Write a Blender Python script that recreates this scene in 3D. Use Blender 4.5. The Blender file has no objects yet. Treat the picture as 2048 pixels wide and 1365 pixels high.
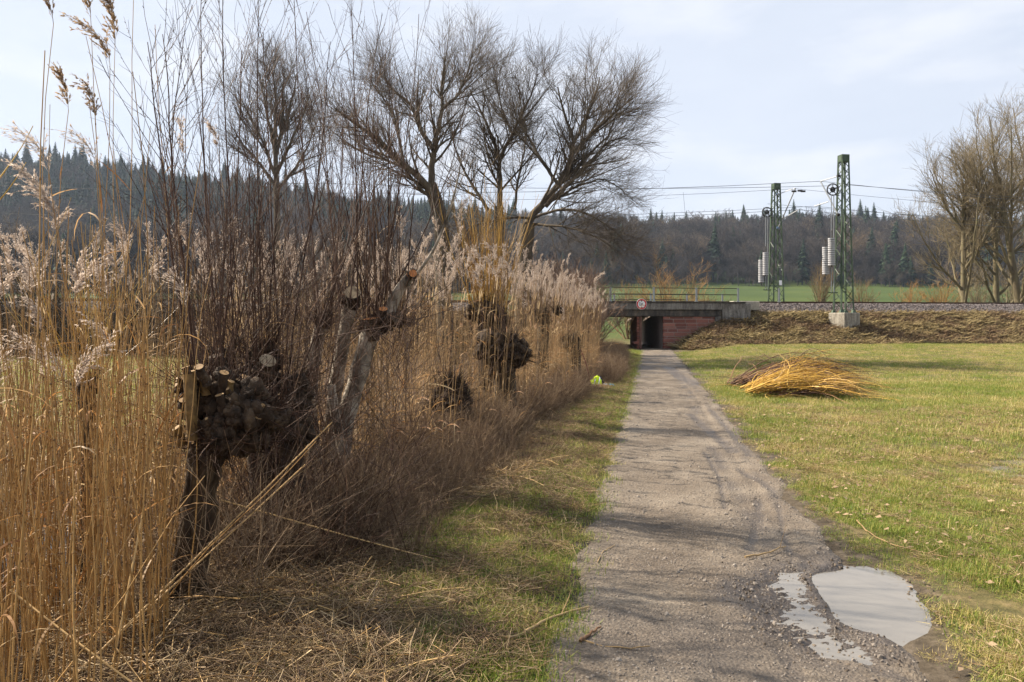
import bpy, bmesh, math, random
import numpy as np
from mathutils import noise as mnoise, Vector, Euler

# ------------------------------------------------------------------ camera, sky, sun
S = bpy.context.scene
COL = S.collection
H, F, CX, CY = 1.6, 1500.0, 1024.0, 644.0        # eye height, focal length (px), optical axis, horizon line


def P(px, py, Y):
    """a point of the photograph at a real distance Y -> world"""
    return np.array([(px - CX) / F * Y, Y, H - (py - CY) / F * Y])


cam = bpy.data.cameras.new('camera')
cam.sensor_width = 36.0
cam.lens = F / 2048 * 36.0
cam.shift_y = -(682.5 - CY) / 2048
cam.clip_start, cam.clip_end = 0.05, 5000
camo = bpy.data.objects.new('camera', cam)
camo.location = (0, 0, H)
camo.rotation_euler = (math.radians(90), 0, 0)
COL.objects.link(camo)
S.camera = camo
S.view_settings.view_transform = 'Standard'
S.view_settings.look = 'None'
S.view_settings.exposure = 1.35
S.view_settings.gamma = 1.0
S.view_settings.use_curve_mapping = False
try:
    S.cycles.max_bounces = 6
    S.cycles.diffuse_bounces = 3
    S.cycles.transmission_bounces = 4
    S.cycles.volume_bounces = 0
    S.cycles.use_denoising = True
except Exception:
    pass

SUN_EL = math.radians(42)
SUN_DIR = np.array([-0.925, 0.38])
SUN_DIR = SUN_DIR / np.linalg.norm(SUN_DIR)
sd = Vector((SUN_DIR[0] * math.cos(SUN_EL), SUN_DIR[1] * math.cos(SUN_EL), math.sin(SUN_EL)))
sun = bpy.data.lights.new('sun', 'SUN')
sun.energy = 5.0
sun.angle = math.radians(0.6)
sun.color = (1.0, 0.89, 0.74)
suno = bpy.data.objects.new('sun', sun)
suno.rotation_euler = sd.to_track_quat('Z', 'Y').to_euler()
suno.location = (-30, 10, 30)
COL.objects.link(suno)

W = bpy.data.worlds.new('World')
S.world = W
W.use_nodes = True
nt = W.node_tree
nt.nodes.clear()
sky = nt.nodes.new('ShaderNodeTexSky')
sky.sky_type = 'NISHITA'
sky.sun_disc = False
sky.sun_elevation = SUN_EL
sky.sun_rotation = math.atan2(SUN_DIR[0], SUN_DIR[1])
sky.air_density, sky.dust_density, sky.ozone_density = 1.0, 1.2, 1.5
bg = nt.nodes.new('ShaderNodeBackground')
bg.inputs['Strength'].default_value = 0.051
wo = nt.nodes.new('ShaderNodeOutputWorld')
tc = nt.nodes.new('ShaderNodeTexCoord')
mp = nt.nodes.new('ShaderNodeMapping')
mp.inputs['Scale'].default_value = (1.0, 1.0, 3.2)
nz = nt.nodes.new('ShaderNodeTexNoise')
nz.inputs['Scale'].default_value = 2.3
nz.inputs['Detail'].default_value = 7
nz.inputs['Roughness'].default_value = 0.55
rp = nt.nodes.new('ShaderNodeValToRGB')
rp.color_ramp.elements[0].position = 0.36
rp.color_ramp.elements[0].color = (0.78, 0.78, 0.78, 1)
rp.color_ramp.elements[1].position = 0.70
rp.color_ramp.elements[1].color = (0.93, 0.93, 0.93, 1)
veil = nt.nodes.new('ShaderNodeMixRGB')          # high thin cloud over the blue
veil.inputs['Color2'].default_value = (6.5, 6.95, 7.9, 1)
nz2 = nt.nodes.new('ShaderNodeTexNoise')
nz2.inputs['Scale'].default_value = 5.0
nz2.inputs['Detail'].default_value = 6
rp2 = nt.nodes.new('ShaderNodeValToRGB')
rp2.color_ramp.elements[0].position = 0.50
rp2.color_ramp.elements[0].color = (0, 0, 0, 1)
rp2.color_ramp.elements[1].position = 0.68
rp2.color_ramp.elements[1].color = (0.5, 0.5, 0.5, 1)
puff = nt.nodes.new('ShaderNodeMixRGB')
puff.inputs['Color2'].default_value = (7.9, 8.0, 8.4, 1)
L = nt.links.new
L(tc.outputs['Generated'], mp.inputs['Vector'])
L(mp.outputs['Vector'], nz.inputs['Vector'])
L(mp.outputs['Vector'], nz2.inputs['Vector'])
L(nz.outputs['Fac'], rp.inputs['Fac'])
L(nz2.outputs['Fac'], rp2.inputs['Fac'])
L(rp.outputs['Color'], veil.inputs['Fac'])
L(sky.outputs['Color'], veil.inputs['Color1'])
L(veil.outputs['Color'], puff.inputs['Color1'])
L(rp2.outputs['Color'], puff.inputs['Fac'])
L(puff.outputs['Color'], bg.inputs['Color'])
L(bg.outputs['Background'], wo.inputs['Surface'])

# ------------------------------------------------------------------ helpers
R = np.random.RandomState(7)


def U(a, b, n=None):
    return R.uniform(a, b, n)


def norm(v):
    return v / np.maximum(np.linalg.norm(v, axis=-1, keepdims=True), 1e-9)


def sstep(a, b, x):
    t = np.clip((x - a) / (b - a), 0, 1)
    return t * t * (3 - 2 * t)


_fb = {}


def fbm(x, y, seed=0, scale=1.0, octs=3):
    """cheap smooth 2-D noise, about -1..1"""
    if (seed, octs) not in _fb:
        q = np.random.RandomState(1000 + seed)
        _fb[(seed, octs)] = [(q.uniform(0, 6.28, 7), q.uniform(0, 6.28, 7), q.uniform(.6, 1.5, 7)) for _ in range(octs)]
    out, amp, f = 0, 1.0, 1.0 / scale
    for th, ph, fr in _fb[(seed, octs)]:
        s = 0
        for i in range(7):
            s = s + np.sin((x * math.cos(th[i]) + y * math.sin(th[i])) * f * fr[i] * 3 + ph[i])
        out = out + amp * s / 3.2
        amp *= 0.5
        f *= 2.1
    return out / 1.6


class MB:
    """collects geometry; build() links it as ONE mesh object"""

    def __init__(s):
        s.v, s.q, s.t, s.qm, s.tm, s.tint, s.n = [], [], [], [], [], [], 0

    def add(s, v, q=None, t=None, mat=0, tint=None):
        v = np.asarray(v, float).reshape(-1, 3)
        if q is not None and len(q):
            q = np.asarray(q, int).reshape(-1, 4)
            s.q.append(q + s.n)
            s.qm.append(np.full(len(q), mat))
        if t is not None and len(t):
            t = np.asarray(t, int).reshape(-1, 3)
            s.t.append(t + s.n)
            s.tm.append(np.full(len(t), mat))
        if tint is None:
            tint = R.rand()
        s.tint.append(np.broadcast_to(np.asarray(tint, float), (len(v),)))
        s.v.append(v)
        s.n += len(v)
        return s

    def tubes(s, p, r, sides=4, mat=0, tint=None, cap=False, capmat=None):
        p = np.asarray(p, float)
        if p.ndim == 2:
            p = p[None]
        N, K, _ = p.shape
        r = np.broadcast_to(np.asarray(r, float), (N, K)) if np.ndim(r) != 1 or len(np.atleast_1d(r)) == K else np.broadcast_to(np.asarray(r, float)[:, None], (N, K))
        t = norm(np.gradient(p, axis=1))
        d = norm(p[:, -1] - p[:, 0])
        rv = R.normal(size=(N, 3))
        ref = norm(np.cross(d, rv))
        closed = np.linalg.norm(p[:, -1] - p[:, 0], axis=-1) < 1e-6
        if closed.any():
            ref[closed] = norm(np.cross(p[closed, 1] - p[closed, 0], p[closed, K // 3] - p[closed, 0]))
        ref = ref[:, None, :]
        a = norm(np.cross(t, ref))
        b = np.cross(t, a)
        an = np.arange(sides) * 2 * math.pi / sides
        ring = p[:, :, None, :] + r[:, :, None, None] * (np.cos(an)[None, None, :, None] * a[:, :, None, :] + np.sin(an)[None, None, :, None] * b[:, :, None, :])
        v = ring.reshape(-1, 3)
        idx = np.arange(N * K * sides).reshape(N, K, sides)
        i0, i1 = idx[:, :-1], idx[:, 1:]
        q = np.stack([i0, np.roll(i0, -1, 2), np.roll(i1, -1, 2), i1], -1).reshape(-1, 4)
        if tint is None:
            tint = R.rand(N)
        tint = np.repeat(np.broadcast_to(np.asarray(tint, float), (N,)), K * sides)
        s.add(v, q, mat=mat, tint=tint)
        if cap:
            for e in (0, K - 1):
                c = p[:, e]
                rv_ = ring[:, e].reshape(-1, 3)
                vv = np.concatenate([rv_, c])
                base = np.arange(N * sides).reshape(N, sides)
                cc = (N * sides + np.arange(N))[:, None].repeat(sides, 1)
                tri = np.stack([base, np.roll(base, -1, 1), cc], -1)
                if e == 0:
                    tri = tri[..., ::-1]
                s.add(vv, t=tri.reshape(-1, 3), mat=mat if capmat is None else capmat, tint=0.5)
        return s

    def strips(s, p, w, side, mat=0, tint=None):
        """flat ribbons: p (N,K,3), w (N,K) half widths, side (N,3)"""
        p = np.asarray(p, float)
        N, K, _ = p.shape
        w = np.broadcast_to(np.asarray(w, float), (N, K))
        side = np.asarray(side, float)
        sd_ = side[:, None, :] if side.ndim == 2 else side
        a, b = p - sd_ * w[..., None], p + sd_ * w[..., None]
        v = np.stack([a, b], 2).reshape(-1, 3)
        idx = np.arange(N * K * 2).reshape(N, K, 2)
        q = np.stack([idx[:, :-1, 0], idx[:, :-1, 1], idx[:, 1:, 1], idx[:, 1:, 0]], -1).reshape(-1, 4)
        if tint is None:
            tint = R.rand(N)
        tint = np.repeat(np.broadcast_to(np.asarray(tint, float), (N,)), K * 2)
        return s.add(v, q, mat=mat, tint=tint)

    def box(s, c, h, rz=0.0, mat=0, tint=0.5, bev=0.0, taper=1.0):
        c = np.asarray(c, float)
        h = np.asarray(h, float)
        if bev <= 0:
            v = np.array([[x, y, z] for z in (-1, 1) for y in (-1, 1) for x in (-1, 1)], float)
            v[v[:, 2] > 0, :2] *= taper
            v = v * h
            f = [(0, 2, 3, 1), (4, 5, 7, 6), (0, 1, 5, 4), (2, 6, 7, 3), (1, 3, 7, 5), (0, 4, 6, 2)]
            ca, sa = math.cos(rz), math.sin(rz)
            v = np.stack([v[:, 0] * ca - v[:, 1] * sa, v[:, 0] * sa + v[:, 1] * ca, v[:, 2]], 1) + c
            return s.add(v, f, mat=mat, tint=tint)
        bm = bmesh.new()
        bmesh.ops.create_cube(bm, size=2)
        for vv in bm.verts:
            vv.co = Vector((vv.co.x * h[0] * (taper if vv.co.z > 0 else 1), vv.co.y * h[1] * (taper if vv.co.z > 0 else 1), vv.co.z * h[2]))
        bmesh.ops.bevel(bm, geom=bm.edges[:], offset=bev, segments=1, affect='EDGES')
        ca, sa = math.cos(rz), math.sin(rz)
        for vv in bm.verts:
            x, y, z = vv.co
            vv.co = Vector((x * ca - y * sa + c[0], x * sa + y * ca + c[1], z + c[2]))
        s.bm(bm, mat, tint)
        return s

    def bm(s, bm, mat=0, tint=0.5):
        bmesh.ops.triangulate(bm, faces=bm.faces[:])
        bm.verts.index_update()
        v = [tuple(x.co) for x in bm.verts]
        t = [[x.index for x in f.verts] for f in bm.faces]
        bm.free()
        return s.add(v, t=t, mat=mat, tint=tint)

    def mesh(s, name, mats, smooth=True, shift=None):
        me = bpy.data.meshes.new(name)
        v = np.concatenate(s.v)
        if shift is not None:
            v = v - np.asarray(shift)
        q = np.concatenate(s.q) if s.q else np.zeros((0, 4), int)
        t = np.concatenate(s.t) if s.t else np.zeros((0, 3), int)
        mi = np.concatenate([np.concatenate(s.qm) if s.qm else np.zeros(0), np.concatenate(s.tm) if s.tm else np.zeros(0)]).astype(np.int32)
        me.vertices.add(len(v))
        me.vertices.foreach_set('co', v.astype(np.float32).ravel())
        lo = np.concatenate([q.ravel(), t.ravel()]).astype(np.int32)
        me.loops.add(len(lo))
        me.loops.foreach_set('vertex_index', lo)
        ls = np.concatenate([np.arange(len(q)) * 4, len(q) * 4 + np.arange(len(t)) * 3]).astype(np.int32)
        me.polygons.add(len(ls))
        me.polygons.foreach_set('loop_start', ls)
        me.polygons.foreach_set('material_index', mi)
        me.polygons.foreach_set('use_smooth', np.full(len(ls), smooth))
        me.update(calc_edges=True)
        at = me.attributes.new('tint', 'FLOAT', 'POINT')
        at.data.foreach_set('value', np.concatenate(s.tint).astype(np.float32))
        for m in (mats if isinstance(mats, (list, tuple)) else [mats]):
            me.materials.append(m)
        return me

    def build(s, name, mats, parent=None, smooth=True, loc=None):
        """loc: object origin (world for a top-level object); the vertices are world coordinates"""
        off = np.zeros(3)
        if parent is not None:
            off = off + np.array(world_loc(parent))
        org = np.array(loc, float) if loc is not None else off
        me = s.mesh(name, mats, smooth, shift=org)
        o = bpy.data.objects.new(name, me)
        COL.objects.link(o)
        if parent is not None:
            o.parent = parent
        o.location = org - off
        return o


def world_loc(o):
    l = Vector(o.location)
    while o.parent:
        o = o.parent
        l = l + Vector(o.location)
    return l


def tag(o, label=None, cat=None, group=None, kind=None):
    if label:
        o['label'] = label
    if cat:
        o['category'] = cat
    if group:
        o['group'] = group
    if kind:
        o['kind'] = kind
    return o


def empty(name, loc, label, cat, group=None, rz=0.0):
    o = bpy.data.objects.new(name, None)
    o.empty_display_size = 0.2
    COL.objects.link(o)
    o.location = loc
    o.rotation_euler = (0, 0, rz)
    return tag(o, label, cat, group)


def inst(name, me, parent=None, loc=(0, 0, 0), rot=(0, 0, 0), scl=(1, 1, 1)):
    o = bpy.data.objects.new(name, me)
    COL.objects.link(o)
    o.parent = parent
    o.location, o.rotation_euler = loc, rot
    o.scale = scl if not np.isscalar(scl) else (scl,) * 3
    return o


def scatter(name, pts, rot, scl, idx, meshes, kind='stuff'):
    """one object that stands for an uncountable mass"""
    coll = bpy.data.collections.new(name + '_source')
    for i, m in enumerate(meshes):
        coll.objects.link(bpy.data.objects.new('%s_source_%03d' % (name, i), m))
    me = bpy.data.meshes.new(name)
    n = len(pts)
    me.vertices.add(n)
    me.vertices.foreach_set('co', np.asarray(pts, np.float32).ravel())
    a = me.attributes.new('rot', 'FLOAT_VECTOR', 'POINT')
    a.data.foreach_set('vector', np.asarray(rot, np.float32).ravel())
    a = me.attributes.new('scl', 'FLOAT', 'POINT')
    a.data.foreach_set('value', np.asarray(scl, np.float32).ravel())
    a = me.attributes.new('idx', 'INT', 'POINT')
    a.data.foreach_set('value', np.asarray(idx, np.int32).ravel())
    o = bpy.data.objects.new(name, me)
    COL.objects.link(o)
    o['kind'] = kind
    g = bpy.data.node_groups.new(name + '_scatter', 'GeometryNodeTree')
    g.interface.new_socket('Geometry', in_out='INPUT', socket_type='NodeSocketGeometry')
    g.interface.new_socket('Geometry', in_out='OUTPUT', socket_type='NodeSocketGeometry')
    gi, go = g.nodes.new('NodeGroupInput'), g.nodes.new('NodeGroupOutput')
    ip = g.nodes.new('GeometryNodeInstanceOnPoints')
    ci = g.nodes.new('GeometryNodeCollectionInfo')
    ci.inputs['Collection'].default_value = coll
    ci.inputs['Separate Children'].default_value = True
    ci.inputs['Reset Children'].default_value = True
    ip.inputs['Pick Instance'].default_value = True

    def na(nm, ty):
        k = g.nodes.new('GeometryNodeInputNamedAttribute')
        k.data_type = ty
        k.inputs['Name'].default_value = nm
        return [x for x in k.outputs if x.enabled and x.name == 'Attribute'][0]
    e2r = g.nodes.new('FunctionNodeEulerToRotation')
    l = g.links.new
    l(gi.outputs[0], ip.inputs['Points'])
    l(ci.outputs[0], ip.inputs['Instance'])
    l(na('idx', 'INT'), ip.inputs['Instance Index'])
    l(na('rot', 'FLOAT_VECTOR'), e2r.inputs[0])
    l(e2r.outputs[0], ip.inputs['Rotation'])
    l(na('scl', 'FLOAT'), ip.inputs['Scale'])
    l(ip.outputs[0], go.inputs[0])
    md = o.modifiers.new('scatter', 'NODES')
    md.node_group = g
    return o


# ------------------------------------------------------------------ materials
def newmat(name):
    m = bpy.data.materials.new(name)
    m.use_nodes = True
    t = m.node_tree
    t.nodes.clear()
    out = t.nodes.new('ShaderNodeOutputMaterial')
    b = t.nodes.new('ShaderNodeBsdfPrincipled')
    t.links.new(b.outputs[0], out.inputs[0])
    return m, t, b, out


def ramp(t, cols, pos=None):
    r = t.nodes.new('ShaderNodeValToRGB')
    e = r.color_ramp.elements
    pos = pos or [i / (len(cols) - 1) for i in range(len(cols))]
    while len(e) < len(cols):
        e.new(0.5)
    for i, (c, p) in enumerate(zip(cols, pos)):
        e[i].position = p
        e[i].color = (*c, 1)
    return r


def math_node(t, op, a, b=None):
    n = t.nodes.new('ShaderNodeMath')
    n.operation = op
    for i, x in enumerate((a, b)):
        if x is None:
            continue
        if isinstance(x, (int, float)):
            n.inputs[i].default_value = x
        else:
            t.links.new(x, n.inputs[i])
    return n.outputs[0]


def noise_node(t, scale, detail=4, rough=.55, coord='Object', stretch=None):
    c = t.nodes.new('ShaderNodeTexCoord')
    n = t.nodes.new('ShaderNodeTexNoise')
    n.inputs['Scale'].default_value = scale
    n.inputs['Detail'].default_value = detail
    n.inputs['Roughness'].default_value = rough
    src = c.outputs[coord]
    if stretch:
        m = t.nodes.new('ShaderNodeMapping')
        m.inputs['Scale'].default_value = stretch
        t.links.new(src, m.inputs['Vector'])
        src = m.outputs['Vector']
    t.links.new(src, n.inputs['Vector'])
    return n.outputs['Fac']


def bump(t, b, h, strength=.4, dist=.02):
    n = t.nodes.new('ShaderNodeBump')
    n.inputs['Strength'].default_value = strength
    n.inputs['Distance'].default_value = dist
    t.links.new(h, n.inputs['Height'])
    t.links.new(n.outputs[0], b.inputs['Normal'])


def veg(name, cols, pos=None, rough=.75, transl=0.0, noise=0.0, nscale=8, spec=.25, bmp=0):
    """plant matter: colour picked per blade / twig / stem"""
    m, t, b, out = newmat(name)
    a = t.nodes.new('ShaderNodeAttribute')
    a.attribute_name = 'tint'
    oi = t.nodes.new('ShaderNodeObjectInfo')
    f = math_node(t, 'ADD', a.outputs['Fac'], math_node(t, 'MULTIPLY', oi.outputs['Random'], 0.35))
    if noise:
        f = math_node(t, 'ADD', f, math_node(t, 'MULTIPLY', math_node(t, 'SUBTRACT', noise_node(t, nscale), .5), noise))
    f = math_node(t, 'SUBTRACT', f, 0.17)
    r = ramp(t, cols, pos)
    t.links.new(f, r.inputs['Fac'])
    t.links.new(r.outputs[0], b.inputs['Base Color'])
    b.inputs['Roughness'].default_value = rough
    b.inputs['Specular IOR Level'].default_value = spec
    if bmp:
        bump(t, b, noise_node(t, 40, 5), bmp, .01)
    if transl:
        tr = t.nodes.new('ShaderNodeBsdfTranslucent')
        t.links.new(r.outputs[0], tr.inputs['Color'])
        mx = t.nodes.new('ShaderNodeMixShader')
        mx.inputs[0].default_value = transl
        t.links.new(b.outputs[0], mx.inputs[1])
        t.links.new(tr.outputs[0], mx.inputs[2])
        t.links.new(mx.outputs[0], out.inputs[0])
    return m


def rough_mat(name, cols, scale=4, detail=6, rough=.85, bmp=.4, bscale=30, metal=0, stretch=None, spec=.3, pos=None, bdist=.01):
    m, t, b, out = newmat(name)
    r = ramp(t, cols, pos or [.25 + .5 * i / max(1, len(cols) - 1) for i in range(len(cols))])
    t.links.new(noise_node(t, scale, detail, .6, 'Object', stretch), r.inputs['Fac'])
    t.links.new(r.outputs[0], b.inputs['Base Color'])
    b.inputs['Roughness'].default_value = rough
    b.inputs['Metallic'].default_value = metal
    b.inputs['Specular IOR Level'].default_value = spec
    if bmp:
        bump(t, b, noise_node(t, bscale, 6), bmp, bdist)
    return m


M = {}
M['reed_stem'] = veg('reed_stem', [(.12, .060, .018), (.26, .140, .042), (.40, .235, .080), (.52, .345, .145)], rough=.5, noise=.35, nscale=6, spec=.4)
M['reed_grey'] = veg('weathered_reed_stem', [(.10, .058, .026), (.20, .123, .056), (.32, .212, .105), (.44, .32, .18)], rough=.6, noise=.35, nscale=6, spec=.25)
M['reed_leaf'] = veg('reed_leaf', [(.26, .12, .04), (.37, .21, .085), (.48, .36, .21)], rough=.55, transl=.45)
M['plume'] = veg('reed_plume', [(.38, .30, .235), (.52, .43, .355), (.66, .57, .495)], rough=.9, transl=.5, spec=.1)
M['plume_dark'] = veg('reed_plume_dark', [(.24, .16, .09), (.34, .24, .15), (.46, .35, .24)], rough=.9, transl=.45, spec=.1)
M['shoot'] = veg('brown_shoot', [(.028, .014, .011), (.055, .030, .021), (.095, .055, .037), (.16, .10, .065)], rough=.6, noise=.4, spec=.15)
M['shoot_yellow'] = veg('yellow_willow_rod', [(.24, .115, .02), (.42, .235, .035), (.56, .355, .065), (.64, .46, .15)], rough=.4, noise=.3, spec=.4)
M['shoot_amber'] = veg('amber_willow_shoot', [(.12, .06, .018), (.24, .13, .026), (.38, .22, .045), (.48, .31, .08)], rough=.45, noise=.3, spec=.3)
M['rod_brown'] = veg('brown_willow_rod', [(.05, .028, .02), (.12, .065, .04), (.24, .13, .05)], rough=.5, noise=.3)
M['twig_far'] = veg('bare_twig', [(.06, .047, .036), (.11, .085, .062), (.17, .13, .09)], rough=.8)
M['twig_warm'] = veg('warm_bare_twig', [(.11, .075, .04), (.17, .115, .055), (.25, .17, .08)], rough=.8)
M['twig_right'] = veg('pale_bare_twig', [(.11, .085, .05), (.17, .135, .08), (.26, .205, .12)], rough=.8)
M['twig_orange'] = veg('orange_bare_twig', [(.20, .10, .03), (.30, .16, .05), (.36, .22, .09)], rough=.8)
M['twig_thicket'] = veg('reddish_thicket_twig', [(.11, .066, .048), (.18, .115, .08), (.28, .195, .14)], rough=.8)
M['bark'] = rough_mat('willow_bark', [(.035, .027, .020), (.085, .066, .045), (.13, .105, .06)], 6, 8, .9, .9, 22, stretch=(1, 1, .3), bdist=.03)
M['bark_right'] = rough_mat('mossy_bark', [(.07, .055, .035), (.13, .105, .06), (.16, .15, .07)], 3, 8, .9, .8, 15, stretch=(1, 1, .3), bdist=.03)
M['bark_grey'] = rough_mat('grey_alder_bark', [(.03, .022, .017), (.17, .14, .105), (.34, .29, .23), (.45, .40, .33)], 9, 7, .8, .7, 40, stretch=(1, 1, .45), pos=[.34, .45, .56, .7])
M['gnarl'] = rough_mat('gnarled_willow_head', [(.010, .007, .005), (.045, .029, .018), (.12, .082, .048)], 14, 8, .9, 1.0, 40, bdist=.02)
M['trunk_ribbed'] = rough_mat('ribbed_willow_trunk', [(.016, .010, .007), (.055, .036, .020), (.13, .092, .05)], 22, 7, .9, 1.0, 30, stretch=(1, 1, .12), bdist=.02)
M['cut'] = rough_mat('cut_wood', [(.13, .075, .03), (.26, .16, .07), (.38, .26, .13)], 20, 4, .7, .2, 60)
M['cut_orange'] = rough_mat('fresh_alder_cut', [(.38, .12, .035), (.50, .20, .065), (.56, .33, .16)], 20, 4, .7, .2, 60)
M['cut_pale'] = rough_mat('weathered_cut', [(.16, .115, .07), (.27, .21, .135), (.36, .29, .19)], 18, 4, .7, .2, 60)
M['stub_yellow'] = rough_mat('yellowish_stub', [(.05, .03, .014), (.14, .085, .03), (.26, .17, .06)], 20, 5, .7, .5, 40)
M['grass_green'] = veg('grass_green', [(.07, .135, .014), (.155, .225, .028), (.26, .275, .05), (.37, .33, .10)], [0, .4, .7, 1], rough=.55, transl=.35, spec=.3)
M['grass_dry'] = veg('grass_dry', [(.20, .205, .045), (.34, .285, .08), (.45, .35, .13), (.56, .45, .23)], rough=.6, transl=.3, spec=.3)
M['straw'] = veg('dry_straw', [(.10, .06, .028), (.23, .145, .065), (.37, .255, .125), (.50, .38, .22)], rough=.65, transl=.15, spec=.3)
M['weed'] = veg('dry_weed', [(.07, .042, .03), (.14, .088, .055), (.24, .165, .10), (.33, .24, .15)], rough=.8, transl=.1)
M['bramble'] = veg('dry_bank_growth', [(.05, .03, .02), (.115, .07, .04), (.20, .13, .07), (.30, .22, .12)], rough=.8, transl=.15)
M['bank_straw'] = veg('dry_bank_straw', [(.11, .078, .036), (.19, .14, .066), (.28, .215, .10), (.36, .29, .15)], rough=.8)
M['conifer'] = veg('conifer_needles', [(.008, .020, .011), (.017, .036, .018), (.032, .058, .026)], rough=.9)
M['decid'] = veg('far_bare_crown', [(.040, .033, .030), (.075, .060, .050), (.12, .095, .075)], rough=.95)
M['decid_dark'] = veg('far_dark_crown', [(.022, .019, .020), (.040, .033, .032), (.065, .052, .046)], rough=.95)
M['decid_tan'] = veg('far_tan_crown', [(.085, .060, .038), (.14, .10, .062), (.20, .145, .09)], rough=.95)
M['concrete'] = None


def concrete(name, cols, streak=.55):
    m, t, b, out = newmat(name)
    f = math_node(t, 'ADD', math_node(t, 'MULTIPLY', noise_node(t, 3.0, 7, .65, 'Object', (1.6, 1.6, .35)), streak), math_node(t, 'MULTIPLY', noise_node(t, 11, 6, .6), 1 - streak))
    r = ramp(t, cols, [.32 + .36 * i / (len(cols) - 1) for i in range(len(cols))])
    t.links.new(f, r.inputs['Fac'])
    t.links.new(r.outputs[0], b.inputs['Base Color'])
    b.inputs['Roughness'].default_value = .9
    bump(t, b, noise_node(t, 30, 6), .4, .01)
    return m


M['concrete'] = concrete('weathered_concrete', [(.03, .027, .024), (.10, .09, .08), (.20, .185, .165), (.31, .29, .265)], .7)
M['concrete_dark'] = concrete('black_streaked_concrete', [(.012, .011, .010), (.035, .031, .028), (.09, .075, .06), (.17, .14, .11)], .75)
M['concrete_pale'] = concrete('pale_concrete', [(.16, .14, .11), (.30, .27, .22), (.40, .36, .30)])
M['concrete_stain'] = concrete('stained_concrete', [(.06, .052, .04), (.16, .14, .11), (.26, .235, .19), (.33, .30, .25)], .7)
M['sandstone'] = veg('red_sandstone', [(.13, .048, .036), (.22, .085, .062), (.30, .13, .095)], rough=.9, noise=.9, nscale=6, bmp=.5)
M['mortar'] = rough_mat('mortar', [(.26, .21, .19), (.38, .32, .29)], 8, 5, .95, .4, 30)
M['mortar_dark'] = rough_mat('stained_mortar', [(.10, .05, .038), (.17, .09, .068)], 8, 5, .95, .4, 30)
M['mast_green'] = rough_mat('green_mast_paint', [(.026, .042, .026), (.045, .072, .042), (.075, .098, .06)], 5, 6, .55, .2, 30)
M['galv'] = rough_mat('galvanised_steel', [(.20, .21, .22), (.34, .35, .36)], 9, 5, .45, .1, 30, metal=.6)
M['dark_steel'] = rough_mat('dark_steel', [(.015, .014, .013), (.05, .045, .04)], 9, 5, .6, .2, 30, metal=.3)
M['weight'] = rough_mat('grey_weight', [(.25, .25, .26), (.42, .42, .43)], 12, 5, .7, .2, 30)
M['rust'] = rough_mat('rusty_rail', [(.045, .022, .014), (.10, .05, .03)], 15, 5, .8, .3, 30)
M['railtop'] = rough_mat('rail', [(.05, .026, .018), (.09, .05, .035)], 15, 5, .6, .3, 30, metal=.3)
M['sleeper'] = rough_mat('sleeper_concrete', [(.16, .14, .12), (.28, .25, .22)], 8, 5, .9, .3, 30)
M['ballast'] = veg('ballast_stone', [(.055, .045, .042), (.12, .10, .095), (.21, .18, .17)], rough=.95)
M['stone'] = veg('path_stone', [(.09, .073, .058), (.17, .143, .118), (.28, .245, .21)], rough=.85)
M['mudlump'] = veg('mud_lump', [(.06, .045, .032), (.11, .085, .062), (.17, .135, .10)], rough=.7)
M['white_paint'] = rough_mat('white_sign', [(.72, .72, .72), (.80, .80, .80)], 4, 3, .45, 0)
M['red_paint'] = rough_mat('red_sign', [(.50, .018, .018), (.58, .03, .026)], 4, 3, .45, 0)
M['black_paint'] = rough_mat('black_print', [(.012, .012, .012), (.02, .02, .02)], 4, 3, .5, 0)
M['grey_back'] = rough_mat('sign_back', [(.3, .3, .3), (.36, .36, .36)], 4, 3, .5, 0)
M['hivis'] = rough_mat('high_visibility_cloth', [(.56, .78, .0), (.66, .88, .015)], 5, 3, .7, .3, 30)
M['reflective'] = rough_mat('silver_strip', [(.62, .64, .66), (.74, .76, .78)], 5, 3, .4, .1, 30)
M['navy'] = rough_mat('navy_cloth', [(.008, .010, .022), (.02, .024, .045)], 9, 4, .85, .4, 40)
M['cyan'] = rough_mat('cyan_rubber', [(.03, .30, .46), (.05, .42, .58)], 9, 4, .6, .2, 40)
M['palecloth'] = rough_mat('pale_cloth', [(.55, .60, .64), (.68, .72, .74)], 9, 4, .8, .2, 40)
M['insul_blue'] = rough_mat('blue_insulator', [(.10, .17, .30), (.14, .22, .36)], 9, 4, .3, 0)
M['wire'] = rough_mat('overhead_wire', [(.06, .065, .07), (.09, .095, .10)], 5, 2, .5, 0, metal=.3)


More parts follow.
